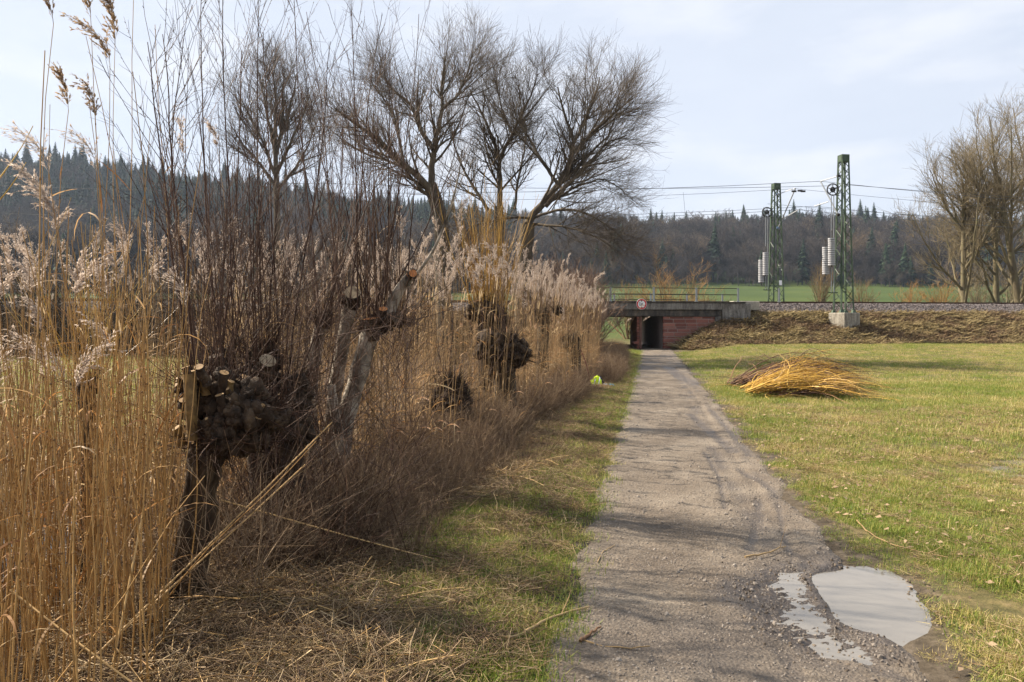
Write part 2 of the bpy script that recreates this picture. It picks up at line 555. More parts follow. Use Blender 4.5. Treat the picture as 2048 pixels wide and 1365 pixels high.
def ground_material():
    m, t, b, out = newmat('ground')
    n1 = noise_node(t, .55, 6)
    n2 = noise_node(t, 9, 7, .65)
    g = ramp(t, [(.045, .042, .015), (.085, .075, .027), (.14, .11, .045), (.19, .14, .07)], [.3, .46, .58, .72])
    f = math_node(t, 'ADD', math_node(t, 'MULTIPLY', n1, .3), math_node(t, 'MULTIPLY', n2, .7))
    t.links.new(f, g.inputs['Fac'])
    d = ramp(t, [(.014, .009, .006), (.04, .026, .017), (.085, .058, .036), (.16, .11, .065)], [.3, .45, .58, .75])
    t.links.new(n2, d.inputs['Fac'])
    mu = ramp(t, [(.032, .024, .015), (.068, .053, .036), (.125, .10, .073)], [.3, .5, .7])
    t.links.new(n2, mu.inputs['Fac'])
    fi = ramp(t, [(.020, .038, .004), (.034, .056, .005), (.055, .076, .010)], [.3, .5, .7])
    t.links.new(noise_node(t, .02, 4), fi.inputs['Fac'])
    cur = g.outputs[0]
    for nm, r in (('litter', d), ('mud', mu), ('field', fi)):
        a = t.nodes.new('ShaderNodeAttribute')
        a.attribute_name = nm
        mx = t.nodes.new('ShaderNodeMixRGB')
        t.links.new(a.outputs['Fac'], mx.inputs['Fac'])
        t.links.new(cur, mx.inputs['Color1'])
        t.links.new(r.outputs[0], mx.inputs['Color2'])
        cur = mx.outputs[0]
    t.links.new(cur, b.inputs['Base Color'])
    b.inputs['Roughness'].default_value = .9
    b.inputs['Specular IOR Level'].default_value = .2
    bump(t, b, n2, .9, .04)
    return m


def path_material():
    m, t, b, out = newmat('path')
    n1 = noise_node(t, 1.3, 7, .6)
    n2 = noise_node(t, 60, 5, .7)
    f = math_node(t, 'ADD', math_node(t, 'MULTIPLY', n1, .5), math_node(t, 'MULTIPLY', n2, .5))
    dry = ramp(t, [(.050, .036, .024), (.108, .083, .059), (.170, .138, .103), (.28, .24, .19)], [.32, .46, .56, .7])
    t.links.new(f, dry.inputs['Fac'])
    wet = ramp(t, [(.028, .020, .014), (.055, .042, .032), (.10, .080, .064)], [.32, .5, .68])
    t.links.new(f, wet.inputs['Fac'])
    a = t.nodes.new('ShaderNodeAttribute')
    a.attribute_name = 'wet'
    mx = t.nodes.new('ShaderNodeMixRGB')
    t.links.new(a.outputs['Fac'], mx.inputs['Fac'])
    t.links.new(dry.outputs[0], mx.inputs['Color1'])
    t.links.new(wet.outputs[0], mx.inputs['Color2'])
    t.links.new(mx.outputs[0], b.inputs['Base Color'])
    rr = math_node(t, 'SUBTRACT', .92, math_node(t, 'MULTIPLY', a.outputs['Fac'], .55))
    t.links.new(rr, b.inputs['Roughness'])
    c = t.nodes.new('ShaderNodeTexCoord')
    vo = t.nodes.new('ShaderNodeTexVoronoi')
    vo.inputs['Scale'].default_value = 55
    t.links.new(c.outputs['Object'], vo.inputs['Vector'])
    hh = math_node(t, 'ADD', math_node(t, 'MULTIPLY', vo.outputs['Distance'], -.6), math_node(t, 'MULTIPLY', noise_node(t, 25, 6, .7), 1.2))
    bump(t, b, hh, .75, .02)
    return m


def water_material(name, col, rough=.03):
    m, t, b, out = newmat(name)
    b.inputs['Base Color'].default_value = (*col, 1)
    b.inputs['Roughness'].default_value = rough
    b.inputs['Specular IOR Level'].default_value = .6
    b.inputs['IOR'].default_value = 1.33
    bump(t, b, noise_node(t, 5, 3), .03, .01)
    return m


M['ground'] = ground_material()
M['path'] = path_material()
M['puddle'] = water_material('puddle_water', (.17, .158, .14), .02)
M['marsh'] = water_material('marsh_water', (.025, .02, .015), .04)

# ------------------------------------------------------------------ terrain
def pc(Y):
    """centre line of the path"""
    return .43 + .1825 * Y


HALF = .95
PUD = np.array([(1622, 1148), (1640, 1195), (1675, 1232), (1725, 1262), (1790, 1279), (1846, 1272), (1870, 1248), (1852, 1212), (1826, 1186), (1800, 1152), (1750, 1134), (1695, 1130), (1645, 1137)], float)
PUDW = np.array([P(x, y, H * F / (y - CY))[:2] for x, y in PUD])
RUT = np.array([P(x, y, H * F / (y - CY))[:2] for x, y in [(1475, 1185), (1540, 1145), (1612, 1135), (1650, 1225), (1715, 1280), (1760, 1310), (1640, 1305), (1530, 1262)]])
MARSH = np.array([P(x, y, H * F / (y - CY))[:2] for x, y in [(1905, 925), (1980, 893), (2120, 890), (2160, 950), (2060, 975), (1950, 965)]])


def poly_sd(x, y, poly):
    """signed distance to a polygon, negative inside"""
    x, y = np.asarray(x, float), np.asarray(y, float)
    d = np.full(x.shape, 1e9)
    ins = np.zeros(x.shape, bool)
    n = len(poly)
    for i in range(n):
        ax, ay = poly[i]
        bx, by = poly[(i + 1) % n]
        ex, ey = bx - ax, by - ay
        t = np.clip(((x - ax) * ex + (y - ay) * ey) / (ex * ex + ey * ey), 0, 1)
        d = np.minimum(d, np.hypot(x - ax - t * ex, y - ay - t * ey))
        c = ((ay > y) != (by > y)) & (x < ex * (y - ay) / (ey if abs(ey) > 1e-9 else 1e-9) + ax)
        ins ^= c
    return np.where(ins, -d, d)


REED_Y = [0, 3.3, 4.3, 6.1, 6.5, 7.5, 9, 11.65, 17.6, 25, 38, 60]
REED_X = [-1.3, -1.45, -1.95, -1.95, -1.15, -.95, -.60, .05, 1.55, 2.6, 4.3, 8]


def reed_edge(Y):
    return np.interp(Y, REED_Y, REED_X)


def hgt(x, y):
    d = x - pc(y)
    z = .018 * fbm(x, y, 1, 2.2) + .008 * fbm(x, y, 2, .5)
    z = z + .33 * sstep(24, 42, y) * sstep(1.5, 5, d)
    z = z * sstep(.5, 1.3, np.abs(d))
    # left bank falls to the marsh
    e = reed_edge(y)
    z = z + .05 * sstep(-1.0, -1.5, d) * sstep(0, .6, x - e)
    z = z - .34 * sstep(-.1, -.9, x - e) * (1 - sstep(6, 10, y) * .75)
    # puddle and wet rut
    sd1 = poly_sd(x, y, PUDW)
    z = z - .055 * sstep(.05, -.10, sd1)
    sd2 = poly_sd(x, y, RUT)
    z = z - (.024 + .015 * fbm(x, y, 5, .035) + .005 * fbm(x, y, 7, .25)) * sstep(.10, -.10, sd2) * sstep(-.02, .05, sd1)
    sd3 = poly_sd(x, y, MARSH)
    z = z - (.05 + .03 * fbm(x, y, 6, .25)) * sstep(.5, -.3, sd3)
    # far land rises to the field and the wooded hills
    return z


def ridge(x):
    """height of the wooded ridge (ground) for a bearing x/y"""
    return np.interp(x, [-1.2, -.68, -.55, -.42, -.30, -.15, 0, .16, .36, .55, .68, 1.2], [150, 124, 118, 108, 99, 86, 76, 69, 72, 70, 64, 56])


def far_h(x, y):
    a = x / np.maximum(y, 1)
    top = ridge(a)
    base = np.interp(y, [55, 70, 200, 350], [0, .2, 7.5, 17.7])
    t = sstep(350, 650, y) * .45 + .55 * np.clip((y - 350) / 290, 0, 1)
    return base + (top - 17.7) * t + 3.5 * fbm(x, y, 9, 90) * sstep(350, 500, y)


def height(x, y):
    x, y = np.asarray(x, float), np.asarray(y, float)
    return np.where(y > 50, far_h(x, y) + hgt(x, np.minimum(y, 50)) * (1 - sstep(50, 60, y)), hgt(x, y))


def grid_mesh(name, xs, ys, zf, mat, attrs=None, kind='structure'):
    """xs: (nx,) or (ny,nx)"""
    ys = np.asarray(ys)
    if np.ndim(xs) == 1:
        X, Y = np.meshgrid(xs, ys)
    else:
        X, Y = xs, np.repeat(ys[:, None], xs.shape[1], 1)
    Z = zf(X, Y)
    ny, nx = X.shape
    idx = np.arange(nx * ny).reshape(ny, nx)
    q = np.stack([idx[:-1, :-1], idx[:-1, 1:], idx[1:, 1:], idx[1:, :-1]], -1).reshape(-1, 4)
    b = MB()
    b.add(np.stack([X, Y, Z], -1), q, tint=.5)
    o = b.build(name, mat)
    for nm, f in (attrs or {}).items():
        a = o.data.attributes.new(nm, 'FLOAT', 'POINT')
        a.data.foreach_set('value', np.clip(f(X, Y), 0, 1).astype(np.float32).ravel())
    if kind:
        o['kind'] = kind
    return o


def ax(*segs):
    return np.unique(np.concatenate([np.arange(a, b, s) for a, b, s in segs]))


def litter_f(x, y):
    d = x - pc(y)
    wv = (x - reed_edge(y)) / np.maximum(pc(y) - HALF - reed_edge(y), .2)
    l = sstep(.70, .25, wv + .28 * fbm(x, y, 11, .5))
    l = l * (1 - .95 * sstep(-.42, -.50, x / np.maximum(y, 1)) * sstep(8.5, 11, y))
    return l * (y < 60) * sstep(42, 38, y)


def mud_f(x, y):
    d = np.abs(x - pc(y))
    m = sstep(1.45, .95, d + .22 * fbm(x, y, 12, .35))
    m = np.maximum(m, sstep(.35, .0, poly_sd(x, y, PUDW) + .1 * fbm(x, y, 13, .2)))
    m = np.maximum(m, .45 * sstep(.4, -.2, poly_sd(x, y, MARSH)))
    return m * (y < 50)


def field_f(x, y):
    return sstep(52, 75, y)


def ground_z(x, y):
    d = np.abs(x - pc(y))
    return height(x, y) - .05 * sstep(HALF - .05, HALF - .3, d) * (y < 50)


gx = ax((-1500, -200, 60), (-200, -40, 12), (-40, -12, 2.5), (-12, -4, .5), (-4, 5, .11), (5, 14, .3), (14, 40, 2), (40, 200, 12), (200, 1560, 60))
gy = ax((-60, 0, 6), (0, 2, .4), (2, 9, .10), (9, 22, .28), (22, 60, 1.0), (60, 360, 9), (360, 700, 20), (700, 2300, 160))
ground = grid_mesh('ground', gx, gy, ground_z, M['ground'], {'litter': litter_f, 'mud': mud_f, 'field': field_f})

# path: its own sheet, edges dipping under the ground
py_ = ax((-8, 2.2, .4), (2.2, 7, .02), (7, 14, .06), (14, 30, .2), (30, 54, .5))
pu = np.linspace(-1, 1, 97)


def path_z(x, y):
    d = x - pc(y)
    a = np.abs(d)
    z = height(x, y) + .014 + .010 * fbm(x, y, 20, .35) * sstep(12, 5, y) + .004 * fbm(x, y, 21, .1)
    edge = HALF + .10 * fbm(x, y, 22, .6)
    z = z - .07 * sstep(edge - .14, edge + .06, a)
    # wheel ruts
    for c, w, dp in ((-.42, .13, .008), (.40, .12, .014), (.58, .05, .012), (-.1, .05, .004)):
        z = z - dp * np.exp(-((d - c - .06 * fbm(y * .5, y * 0, 23, 2)) / w) ** 2) * sstep(0, .5, fbm(y, d * 0, 24, 3) + .6)
    z = z - .012 * streak_d(x, y) * sstep(14, 8, y)
    # tyre tread in the mud by the puddle
    tr = np.exp(-((d - .80 + .16 * (y - 3.2)) / .07) ** 4) * sstep(3.9, 3.5, y) * sstep(2.7, 2.9, y)
    z = z + tr * (.007 * np.sign(np.sin((y + .5 * np.abs(d - .8)) * 150)) - .006)
    tr2 = np.exp(-((d - .66 + .10 * (y - 5)) / .05) ** 4) * sstep(4.6, 4.8, y) * sstep(6.0, 5.4, y)
    z = z + tr2 * (.004 * np.sin((y - .5 * np.abs(d - .66)) * 130) - .008)
    return z


STREAKS = [([(1516, 1000), (1520, 1040), (1500, 1100)], .045), ([(1556, 1010), (1566, 1060), (1585, 1125)], .025), ([(1382, 830), (1420, 865), (1470, 905)], .10),
           ([(1420, 822), (1465, 870), (1500, 915)], .06), ([(1335, 735), (1360, 755), (1395, 772)], .25), ([(1640, 1290), (1730, 1320), (1800, 1364)], .06), ([(1560, 1300), (1600, 1364)], .05),
           ([(1480, 940), (1530, 970), (1560, 1000)], .05), ([(1410, 905), (1440, 960), (1450, 1020)], .03)]
STREAKS = [(np.array([P(a, c, H * F / (c - CY))[:2] for a, c in q]), w) for q, w in STREAKS]


def streak_d(x, y):
    out = np.zeros(np.shape(x))
    for q, w in STREAKS:
        for (ax_, ay_), (bx_, by_) in zip(q[:-1], q[1:]):
            ex, ey = bx_ - ax_, by_ - ay_
            t = np.clip(((x - ax_) * ex + (y - ay_) * ey) / (ex * ex + ey * ey), 0, 1)
            dd = np.hypot(x - ax_ - t * ex, y - ay_ - t * ey)
            out = np.maximum(out, sstep(w * 1.25, w * .4, dd + .35 * w * fbm(x, y, 33, .12)))
    return out


def wet_f(x, y):
    d = x - pc(y)
    w = sstep(.45, .0, poly_sd(x, y, PUDW) + .12 * fbm(x, y, 25, .25))
    w = np.maximum(w, sstep(.25, -.05, poly_sd(x, y, RUT) + .1 * fbm(x, y, 26, .2)))
    r = .75 * np.exp(-((d - .42 + .10 * fbm(y * .4, y * 0, 27, 2)) / .10) ** 2) * sstep(.0, .6, fbm(x, y, 28, .8) + .25)
    r = np.maximum(r, .6 * np.exp(-((d - .68) / .05) ** 2) * sstep(.1, .7, fbm(x, y, 29, .6) + .2))
    far = .5 * sstep(18, 24, y) * sstep(.1, .5, fbm(x, y, 30, 1.2))
    near = .6 * sstep(5.4, 3.2, y) * sstep(-.3, .6, fbm(x, y, 31, .7))
    return np.maximum.reduce([w, r * .8, far, near, .72 * streak_d(x, y)])


PX = pc(py_)[:, None] + pu[None, :] * 1.12
path = grid_mesh('path', PX, py_, path_z, M['path'], {'wet': wet_f})


def water_sheet(name, poly, z, mat, kind='structure'):
    b = MB()
    n = len(poly)
    c = np.mean(poly, 0)
    v = [(x, y, z) for x, y in poly] + [(c[0], c[1], z)]
    b.add(v, t=[(i, (i + 1) % n, n) for i in range(n)])
    o = b.build(name, mat)
    o['kind'] = kind
    return o


allp = np.concatenate([PUDW, RUT])
x0, y0 = allp.min(0) - .12
x1, y1 = allp.max(0) + .12
water_sheet('puddle', [(x0, y0), (x1, y0), (x1, y1), (x0, y1)], -.018, M['puddle'])
water_sheet('marsh_puddle', [(a + (a - 5.6) * .15, b_ + (b_ - 8.5) * .15) for a, b_ in MARSH], -.052, M['puddle'])
water_sheet('marsh_water', [(-1.7, .5), (-1.9, 4), (-2.2, 6.5), (-3.2, 7.6), (-6.5, 7.8), (-6, .5)], -.20, M['marsh'])

# ------------------------------------------------------------------ railway embankment (own frame: s along the line, t away from the eye)
BO = np.array([9.0, 44.0])
UD = np.array([.988, .156]); UD = UD / np.linalg.norm(UD)
VD = np.array([-UD[1], UD[0]])
RZ = math.atan2(UD[1], UD[0])


def bw(s, t, z):
    s, t, z = np.broadcast_arrays(np.asarray(s, float), np.asarray(t, float), np.asarray(z, float))
    return np.stack([BO[0] + UD[0] * s + VD[0] * t, BO[1] + UD[1] * s + VD[1] * t, z], -1)


def embank(s, t):
    f = np.interp(t, [-4.2, -2.5, 1.0, 2.2, 9.8, 11.0, 14.5, 16], [-.6, .33, 2.08, 2.10, 2.10, 2.08, .2, -.6])
    f = f + .10 * fbm(s, t, 40, 1.2) * sstep(-3, -1.5, t) * sstep(1.2, .4, t) + .05 * fbm(s, t, 41, .4) * sstep(1.0, .0, t)
    cone_r = .52 * (s - .25 - .55 * np.maximum(t - 6, 0)) - .10
    cone_l = .49 * (-6.2 - s) - .12
    c = np.maximum(cone_r, cone_l)
    return np.minimum(f, c)


def strip_mesh(name, ss, ts, zf, mat, kind='structure'):
    Sg, Tg = np.meshgrid(ss, ts)
    Z = zf(Sg, Tg)
    v = bw(Sg, Tg, Z)
    ny, nx = Sg.shape
    idx = np.arange(nx * ny).reshape(ny, nx)
    q = np.stack([idx[:-1, :-1], idx[:-1, 1:], idx[1:, 1:], idx[1:, :-1]], -1).reshape(-1, 4)
    b = MB()
    b.add(v, q, tint=.5)
    o = b.build(name, mat)
    if kind:
        o['kind'] = kind
    return o


M['bank'] = rough_mat('embankment_soil', [(.05, .035, .02), (.11, .08, .045), (.17, .135, .065), (.15, .15, .06)], 1.5, 8, .95, .9, 12, bdist=.06)
M['ballastbed'] = rough_mat('ballast_bed', [(.05, .042, .04), (.11, .095, .09), (.18, .155, .15)], 14, 8, .95, 1.0, 16, bdist=.08)
strip_mesh('embankment', ax((-110, -12, 2), (-12, 34, .35), (34, 110, 2)), ax((-4.2, 1.4, .25), (1.4, 16.1, .7)), embank, M['bank'])


def ballast_z(s, t):
    f = np.interp(t, [.7, 2.1, 9.5, 10.9], [2.02, 2.72, 2.72, 2.02]) + .03 * fbm(s, t, 42, .3)
    return f


for a, b_ in ((5.5, 110), (-110, -11.0)):
    strip_mesh('ballast_bed', np.linspace(a, b_, 240), ax((.7, 11, .2)), ballast_z, M['ballastbed'])

# ------------------------------------------------------------------ bridge
bridge = empty('railway_bridge', bw(0, 0, 0), 'low concrete railway bridge on red sandstone walls over the path', 'bridge', rz=RZ)


def lbox(mb, s0, s1, t0, t1, z0, z1, **k):
    return mb.box(((s0 + s1) / 2, (t0 + t1) / 2, (z0 + z1) / 2), ((s1 - s0) / 2, (t1 - t0) / 2, (z1 - z0) / 2), **k)


def bpart(mb, name, mat, parent, smooth=False):
    """part modelled in the bridge's own (s,t,z) frame"""
    me = mb.mesh(name, mat, smooth)
    o = bpy.data.objects.new(name, me)
    COL.objects.link(o)
    o.parent = parent
    return o


b = MB(); lbox(b, -6.6, 3.55, .10, 8.0, 1.92, 2.30, bev=.03)
bpart(b, 'deck_beam', M['concrete_dark'], bridge)
b = MB(); lbox(b, -6.6, 3.55, 0, .45, 2.302, 2.72, bev=.03)
bpart(b, 'parapet', M['concrete'], bridge)
b = MB(); lbox(b, -6.6, 3.56, 7.6, 8.05, 2.302, 2.72, bev=.03)
bpart(b, 'parapet', M['concrete'], bridge)
b = MB(); lbox(b, -6.6, 5.0, -.06, .50, 2.722, 2.79, bev=.015)
bpart(b, 'coping', M['concrete_dark'], bridge)
b = MB(); lbox(b, 3.552, 5.35, .02, .6, 1.30, 2.718, bev=.03)
bpart(b, 'end_block', M['concrete'], bridge)
b = MB(); lbox(b, 4.6, 6.3, .75, 1.35, 2.30, 2.86, bev=.03)
bpart(b, 'cable_trough', M['concrete_pale'], bridge)
b = MB(); lbox(b, -6.6, 5.2, .46, 7.59, 2.302, 2.66)
bpart(b, 'track_bed', M['ballastbed'], bridge)

# unit block with softened edges, shared by every stone
bb = bmesh.new()
bmesh.ops.create_cube(bb, size=1)
bmesh.ops.bevel(bb, geom=bb.edges[:], offset=.035, segments=1, affect='EDGES')
sm = MB(); sm.bm(bb)
STONES = []
for i in range(5):
    sm.tint = [np.full(sm.n, (i + .5) / 5)]
    STONES.append(sm.mesh('stone', M['sandstone'], False))
COURSES = [.22, .17, .23, .12, .24, .20, .12, .22, .24, .155]


def stone_wall(name, s0, s1, t0, t1, zb, faces, skew=0.05):
    """mortar core with separate stones: faces = list of 'front','left','right'"""
    core = MB()
    for k in range(8):
        ta, tb = t0 + (t1 - t0) * k / 8, t0 + (t1 - t0) * (k + 1) / 8
        sk = skew * (ta + tb) / 2
        lbox(core, s0 + sk, s1 + sk, ta, tb + (.002 if k < 7 else 0), zb, 1.915)
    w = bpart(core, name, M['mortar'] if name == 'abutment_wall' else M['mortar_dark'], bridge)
    rr = random.Random(hash(name) % 1000 if False else len(name) * 7)
    for f in faces:
        z = 0.0
        ln = (s1 - s0) if f == 'front' else (t1 - t0)
        for ci, h in enumerate(COURSES):
            if z + h > 1.925:
                h = 1.915 - z
            p = -rr.uniform(0, .5) if ci % 2 else 0
            while p < ln - .05:
                wd = rr.uniform(.55, .98)
                if ln < .4:
                    p, wd = 0, ln
                a, c = max(p, 0.0), min(p + wd, ln)
                p += wd
                if c - a < .08:
                    continue
                me = rr.choice(STONES)
                proud = rr.uniform(.012, .035)
                if f == 'front':
                    inst('stone', me, w, (s0 + (a + c) / 2, t0 + .06 - proud, z + h / 2), (0, 0, 0), (c - a - .040, .12, h - .036))
                else:
                    tm = t0 + (a + c) / 2
                    sk = skew * tm
                    ss = (s0 + sk + .06 - proud) if f == 'left' else (s1 + sk - .06 + proud)
                    inst('stone', me, w, (ss, tm, z + h / 2), (0, 0, math.pi / 2 - math.atan(skew)), (c - a - .028, .12, h - .026))
            z += h
    return w


stone_wall('abutment_wall', -.08, 3.53, .22, 8.0, -.4, ['front'], .156)
stone_wall('pier', -1.68, -1.54, .22, 6.8, -.4, ['front', 'left'], .27)
stone_wall('far_abutment', -9.5, -6.0, .22, 8.0, -.4, ['front'])
b = MB(); lbox(b, 3.15, 3.52, .10, .215, 1.62, 1.91, bev=.02)
bpart(b, 'bearing_block', M['concrete'], bridge)
b = MB(); lbox(b, -1.95, -1.64, -.12, .20, .30, .44, bev=.02)
bpart(b, 'ledge_stone', M['sandstone'], bridge)
# railings
pm = MB(); pm.box((0, 0, .41), (.055, .02, .43)); pm.box((0, 0, .012), (.10, .06, .012))
PM = pm.mesh('railing_post', M['galv'], False)
for t in (.16, 7.85):
    zt = 2.79 if t < 1 else 2.72
    for k in range(-2, 3):
        inst('railing_post', PM, bridge, (1.98 + 2.63 * k - (0 if t < 1 else .1), t, zt))
    for zz in (.80, .42):
        b = MB(); lbox(b, -6.3, 4.62 if t < 1 else 4.6, t + .022, t + .050, zt + zz - .022, zt + zz + .022)
        bpart(b, 'railing_bar', M['dark_steel'], bridge)

# height-limit sign
sg = empty('height_limit_sign', bw(-1.49, -.10, 2.63), 'round red and white 1.8 m height limit sign on the bridge parapet', 'road sign', rz=RZ)


def disc(mb, r, t0, t1, seg=40, mat=0, r_in=0.0, tint=.5):
    an = np.arange(seg) * 2 * math.pi / seg
    o0 = np.stack([r * np.cos(an), np.full(seg, t0), r * np.sin(an)], 1)
    o1 = np.stack([r * np.cos(an), np.full(seg, t1), r * np.sin(an)], 1)
    i = np.arange(seg); j = (i + 1) % seg
    if r_in <= 0:
        v = np.concatenate([o0, o1, [[0, t0, 0], [0, t1, 0]]])
        mb.add(v, np.stack([i, j, j + seg, i + seg], 1), np.concatenate([np.stack([i, j, np.full(seg, 2 * seg)], 1), np.stack([j + seg, i + seg, np.full(seg, 2 * seg + 1)], 1)]), mat, tint)
    else:
        p0 = np.stack([r_in * np.cos(an), np.full(seg, t0), r_in * np.sin(an)], 1)
        p1 = np.stack([r_in * np.cos(an), np.full(seg, t1), r_in * np.sin(an)], 1)
        v = np.concatenate([o0, o1, p0, p1])
        q = np.concatenate([np.stack([i, j, j + seg, i + seg], 1), np.stack([i, j, j + 2 * seg, i + 2 * seg], 1), np.stack([i + 2 * seg, j + 2 * seg, j + 3 * seg, i + 3 * seg], 1), np.stack([i + seg, j + seg, j + 3 * seg, i + 3 * seg], 1)])
        mb.add(v, q, mat=mat, tint=tint)
    return mb


b = MB(); disc(b, .315, 0, .02); bpart(b, 'plate', M['white_paint'], sg)
b = MB(); disc(b, .297, -.006, .004, r_in=.222); bpart(b, 'red_ring', M['red_paint'], sg)
b = MB()
for sgn in (1, -1):
    b.add([(-.07, -.006, .215 * sgn), (.07, -.006, .215 * sgn), (0, -.006, .135 * sgn), (-.07, .002, .215 * sgn), (.07, .002, .215 * sgn), (0, .002, .135 * sgn)], [(0, 1, 4, 3), (1, 2, 5, 4), (2, 0, 3, 5)], [(0, 1, 2), (3, 5, 4)])
bpart(b, 'arrow_marks', M['black_paint'], sg)


def text_mesh(txt, size, loc):
    cu = bpy.data.curves.new('lettering', 'FONT')
    cu.body = txt
    cu.size = size
    cu.extrude = .003
    cu.align_x = 'LEFT'
    ob = bpy.data.objects.new('lettering', cu)
    COL.objects.link(ob)
    dg = bpy.context.evaluated_depsgraph_get()
    me = bpy.data.meshes.new_from_object(ob.evaluated_get(dg))
    bpy.data.objects.remove(ob)
    me.materials.clear()
    me.materials.append(M['black_paint'])
    o = inst('lettering', me, sg, loc, (math.pi / 2, 0, 0))
    return o


text_mesh('1', .33, (-.185, -.006, -.105))
text_mesh(',', .22, (-.070, -.006, -.10))
text_mesh('8', .24, (-.045, -.006, -.10))
text_mesh('m', .17, (.075, -.006, -.10))
b = MB(); lbox(b, -.03, .03, .021, .09, -.2, .2); bpart(b, 'bracket', M['grey_back'], sg)

# ------------------------------------------------------------------ tracks
slm = MB(); slm.box((0, 0, 0), (.13, 1.3, .09), bev=.02)
SLM = slm.mesh('sleeper', M['sleeper'], False)
for k, tc_ in enumerate((3.6, 8.0)):
    tr = empty('railway_track', bw(0, tc_, 2.70), ('nearer' if k == 0 else 'farther') + ' railway track with rusty rails on grey ballast along the embankment', 'railway track', 'railway tracks', rz=RZ)
    for s_ in (-.75, .75):
        b = MB()
        lbox(b, -110, 110, s_ - .035, s_ + .035, .16, .20)
        lbox(b, -110, 110, s_ - .012, s_ + .012, .05, .16)
        lbox(b, -110, 110, s_ - .07, s_ + .07, .03, .05)
        bpart(b, 'rail', M['railtop'], tr)
    for i in range(60):
        inst('sleeper', SLM, tr, (-6 + i * .62, 0, -.06))

# ------------------------------------------------------------------ masts and overhead line
disc_m = MB(); disc(disc_m, .20, -.046, .046, 20)
WEIGHT = disc_m.mesh('weight_disc', M['weight'], False)


def truss(b, p0, p1, w0, w1, n, leg=.05, br=.022):
    """square lattice column from p0 up to p1"""
    def corner(k, f):
        w = w0 + (w1 - w0) * f
        sx, sy = ((-1, -1), (1, -1), (1, 1), (-1, 1))[k]
        c = p0 + (p1 - p0) * f
        return c + np.array([UD[0] * sx * w / 2 + VD[0] * sy * w / 2, UD[1] * sx * w / 2 + VD[1] * sy * w / 2, 0])
    legs, braces = [], []
    for k in range(4):
        legs.append([corner(k, 0), corner(k, 1)])
        j = (k + 1) % 4
        f = np.cumsum(np.concatenate([[0], np.linspace(1.4, .7, n)])); f = f / f[-1]
        for i in range(n):
            a, c = (k, j) if i % 2 == 0 else (j, k)
            braces.append([corner(a, f[i]), corner(c, f[i + 1])])
    return np.array(legs), np.array(braces)


def mast(px, Y, zb, ztop, label, pedestal):
    base = P(px, CY, Y); base[2] = zb
    m = empty('catenary_mast', base, label, 'railway mast', 'catenary masts along the railway')
    top = base.copy(); top[2] = ztop
    legs, br = truss(None, base, top, .80, .40, 18)
    for l_ in legs:
        b = MB(); b.tubes(l_, .062, 4); b.build('leg', M['mast_green'], m, smooth=False)
    b = MB(); b.tubes(br, .026, 4); b.build('lattice_braces', M['mast_green'], m, smooth=False)
    b = MB(); b.box((base[0], base[1], ztop - .17), (.25, .25, .22), RZ, bev=.02); b.build('mast_cap', M['mast_green'], m, smooth=False)
    if pedestal:
        b = MB(); b.box((base[0], base[1] - .1, zb - .62), (.66, .60, .60), RZ + .30, bev=.04); b.build('foundation', M['concrete_stain'], m, smooth=False)
        b = MB()
        for l_ in legs:
            b.box(l_[0] + np.array([0, 0, .06]), (.13, .13, .09), RZ, taper=.45)
        b.build('foot_plates', M['mast_green'], m, smooth=False)
    else:
        b = MB(); b.box((base[0], base[1], zb - .45), (.8, .8, .45), RZ, bev=.04); b.build('foundation', M['concrete_pale'], m, smooth=False)
    # tension wheel
    wz = ztop - 2.05
    wc = base + np.array([UD[0] * -.70, UD[1] * -.70, 0]); wc[2] = wz
    b = MB()
    an = np.linspace(0, 2 * math.pi, 25)
    ring = np.stack([wc[0] + .34 * np.cos(an), np.full(25, wc[1]), wz + .34 * np.sin(an)], 1)
    b.tubes(ring, .04, 5)
    ring2 = np.stack([wc[0] + .12 * np.cos(an), np.full(25, wc[1]), wz + .12 * np.sin(an)], 1)
    b.tubes(ring2, .05, 5)
    for k in range(5):
        a = k * 2 * math.pi / 5 + .3
        b.tubes(np.array([wc, wc + np.array([.33 * math.cos(a), 0, .33 * math.sin(a)])]), .025, 4)
    b.tubes(np.array([wc + [0, -.1, 0], wc + [0, .1, 0]]), .06, 8, cap=True)
    b.tubes(np.array([wc + [0, .06, .05], base * [1, 1, 0] + [-.25, 0, wz + .2]]), .03, 4)
    b.tubes(np.array([wc + [0, .06, -.30], base * [1, 1, 0] + [-.25, 0, wz - .35]]), .03, 4)
    b.build('tension_wheel', M['dark_steel'], m)
    zlow = zb + 1.2
    for dx in (-.82, -.66):
        p0 = base + np.array([UD[0] * dx, UD[1] * dx - .05, 0]); p1 = p0.copy()
        p0[2], p1[2] = wz - .3, zlow
        b = MB(); b.tubes(np.array([p0, p1]), .026, 5); b.build('guide_rod', M['galv'], m)
    b = MB()
    b.tubes(np.array([base * [1, 1, 0] + [-.92, -.05, zlow], base * [1, 1, 0] + [-.35, 0, zlow]]), .04, 4)
    b.build('guide_bracket', M['mast_green'], m)
    for dx, z1, dy, n in ((-.90, ztop - 5.05, -.26, 13), (-1.10, ztop - 5.55, .12, 13)):
        c = base + np.array([UD[0] * dx, UD[1] * dx + dy, 0])
        for i in range(n):
            inst('weight_disc', WEIGHT, m, (c[0] - base[0] + U(-.008, .008), c[1] - base[1], z1 - i * .128 - zb), (math.pi / 2, 0, 0))
        b = MB(); b.tubes(np.array([[c[0], c[1], z1 + .5], [c[0], c[1], z1 - n * .128 - .02]]), .02, 5); b.build('weight_rod', M['dark_steel'], m)
    return m, base


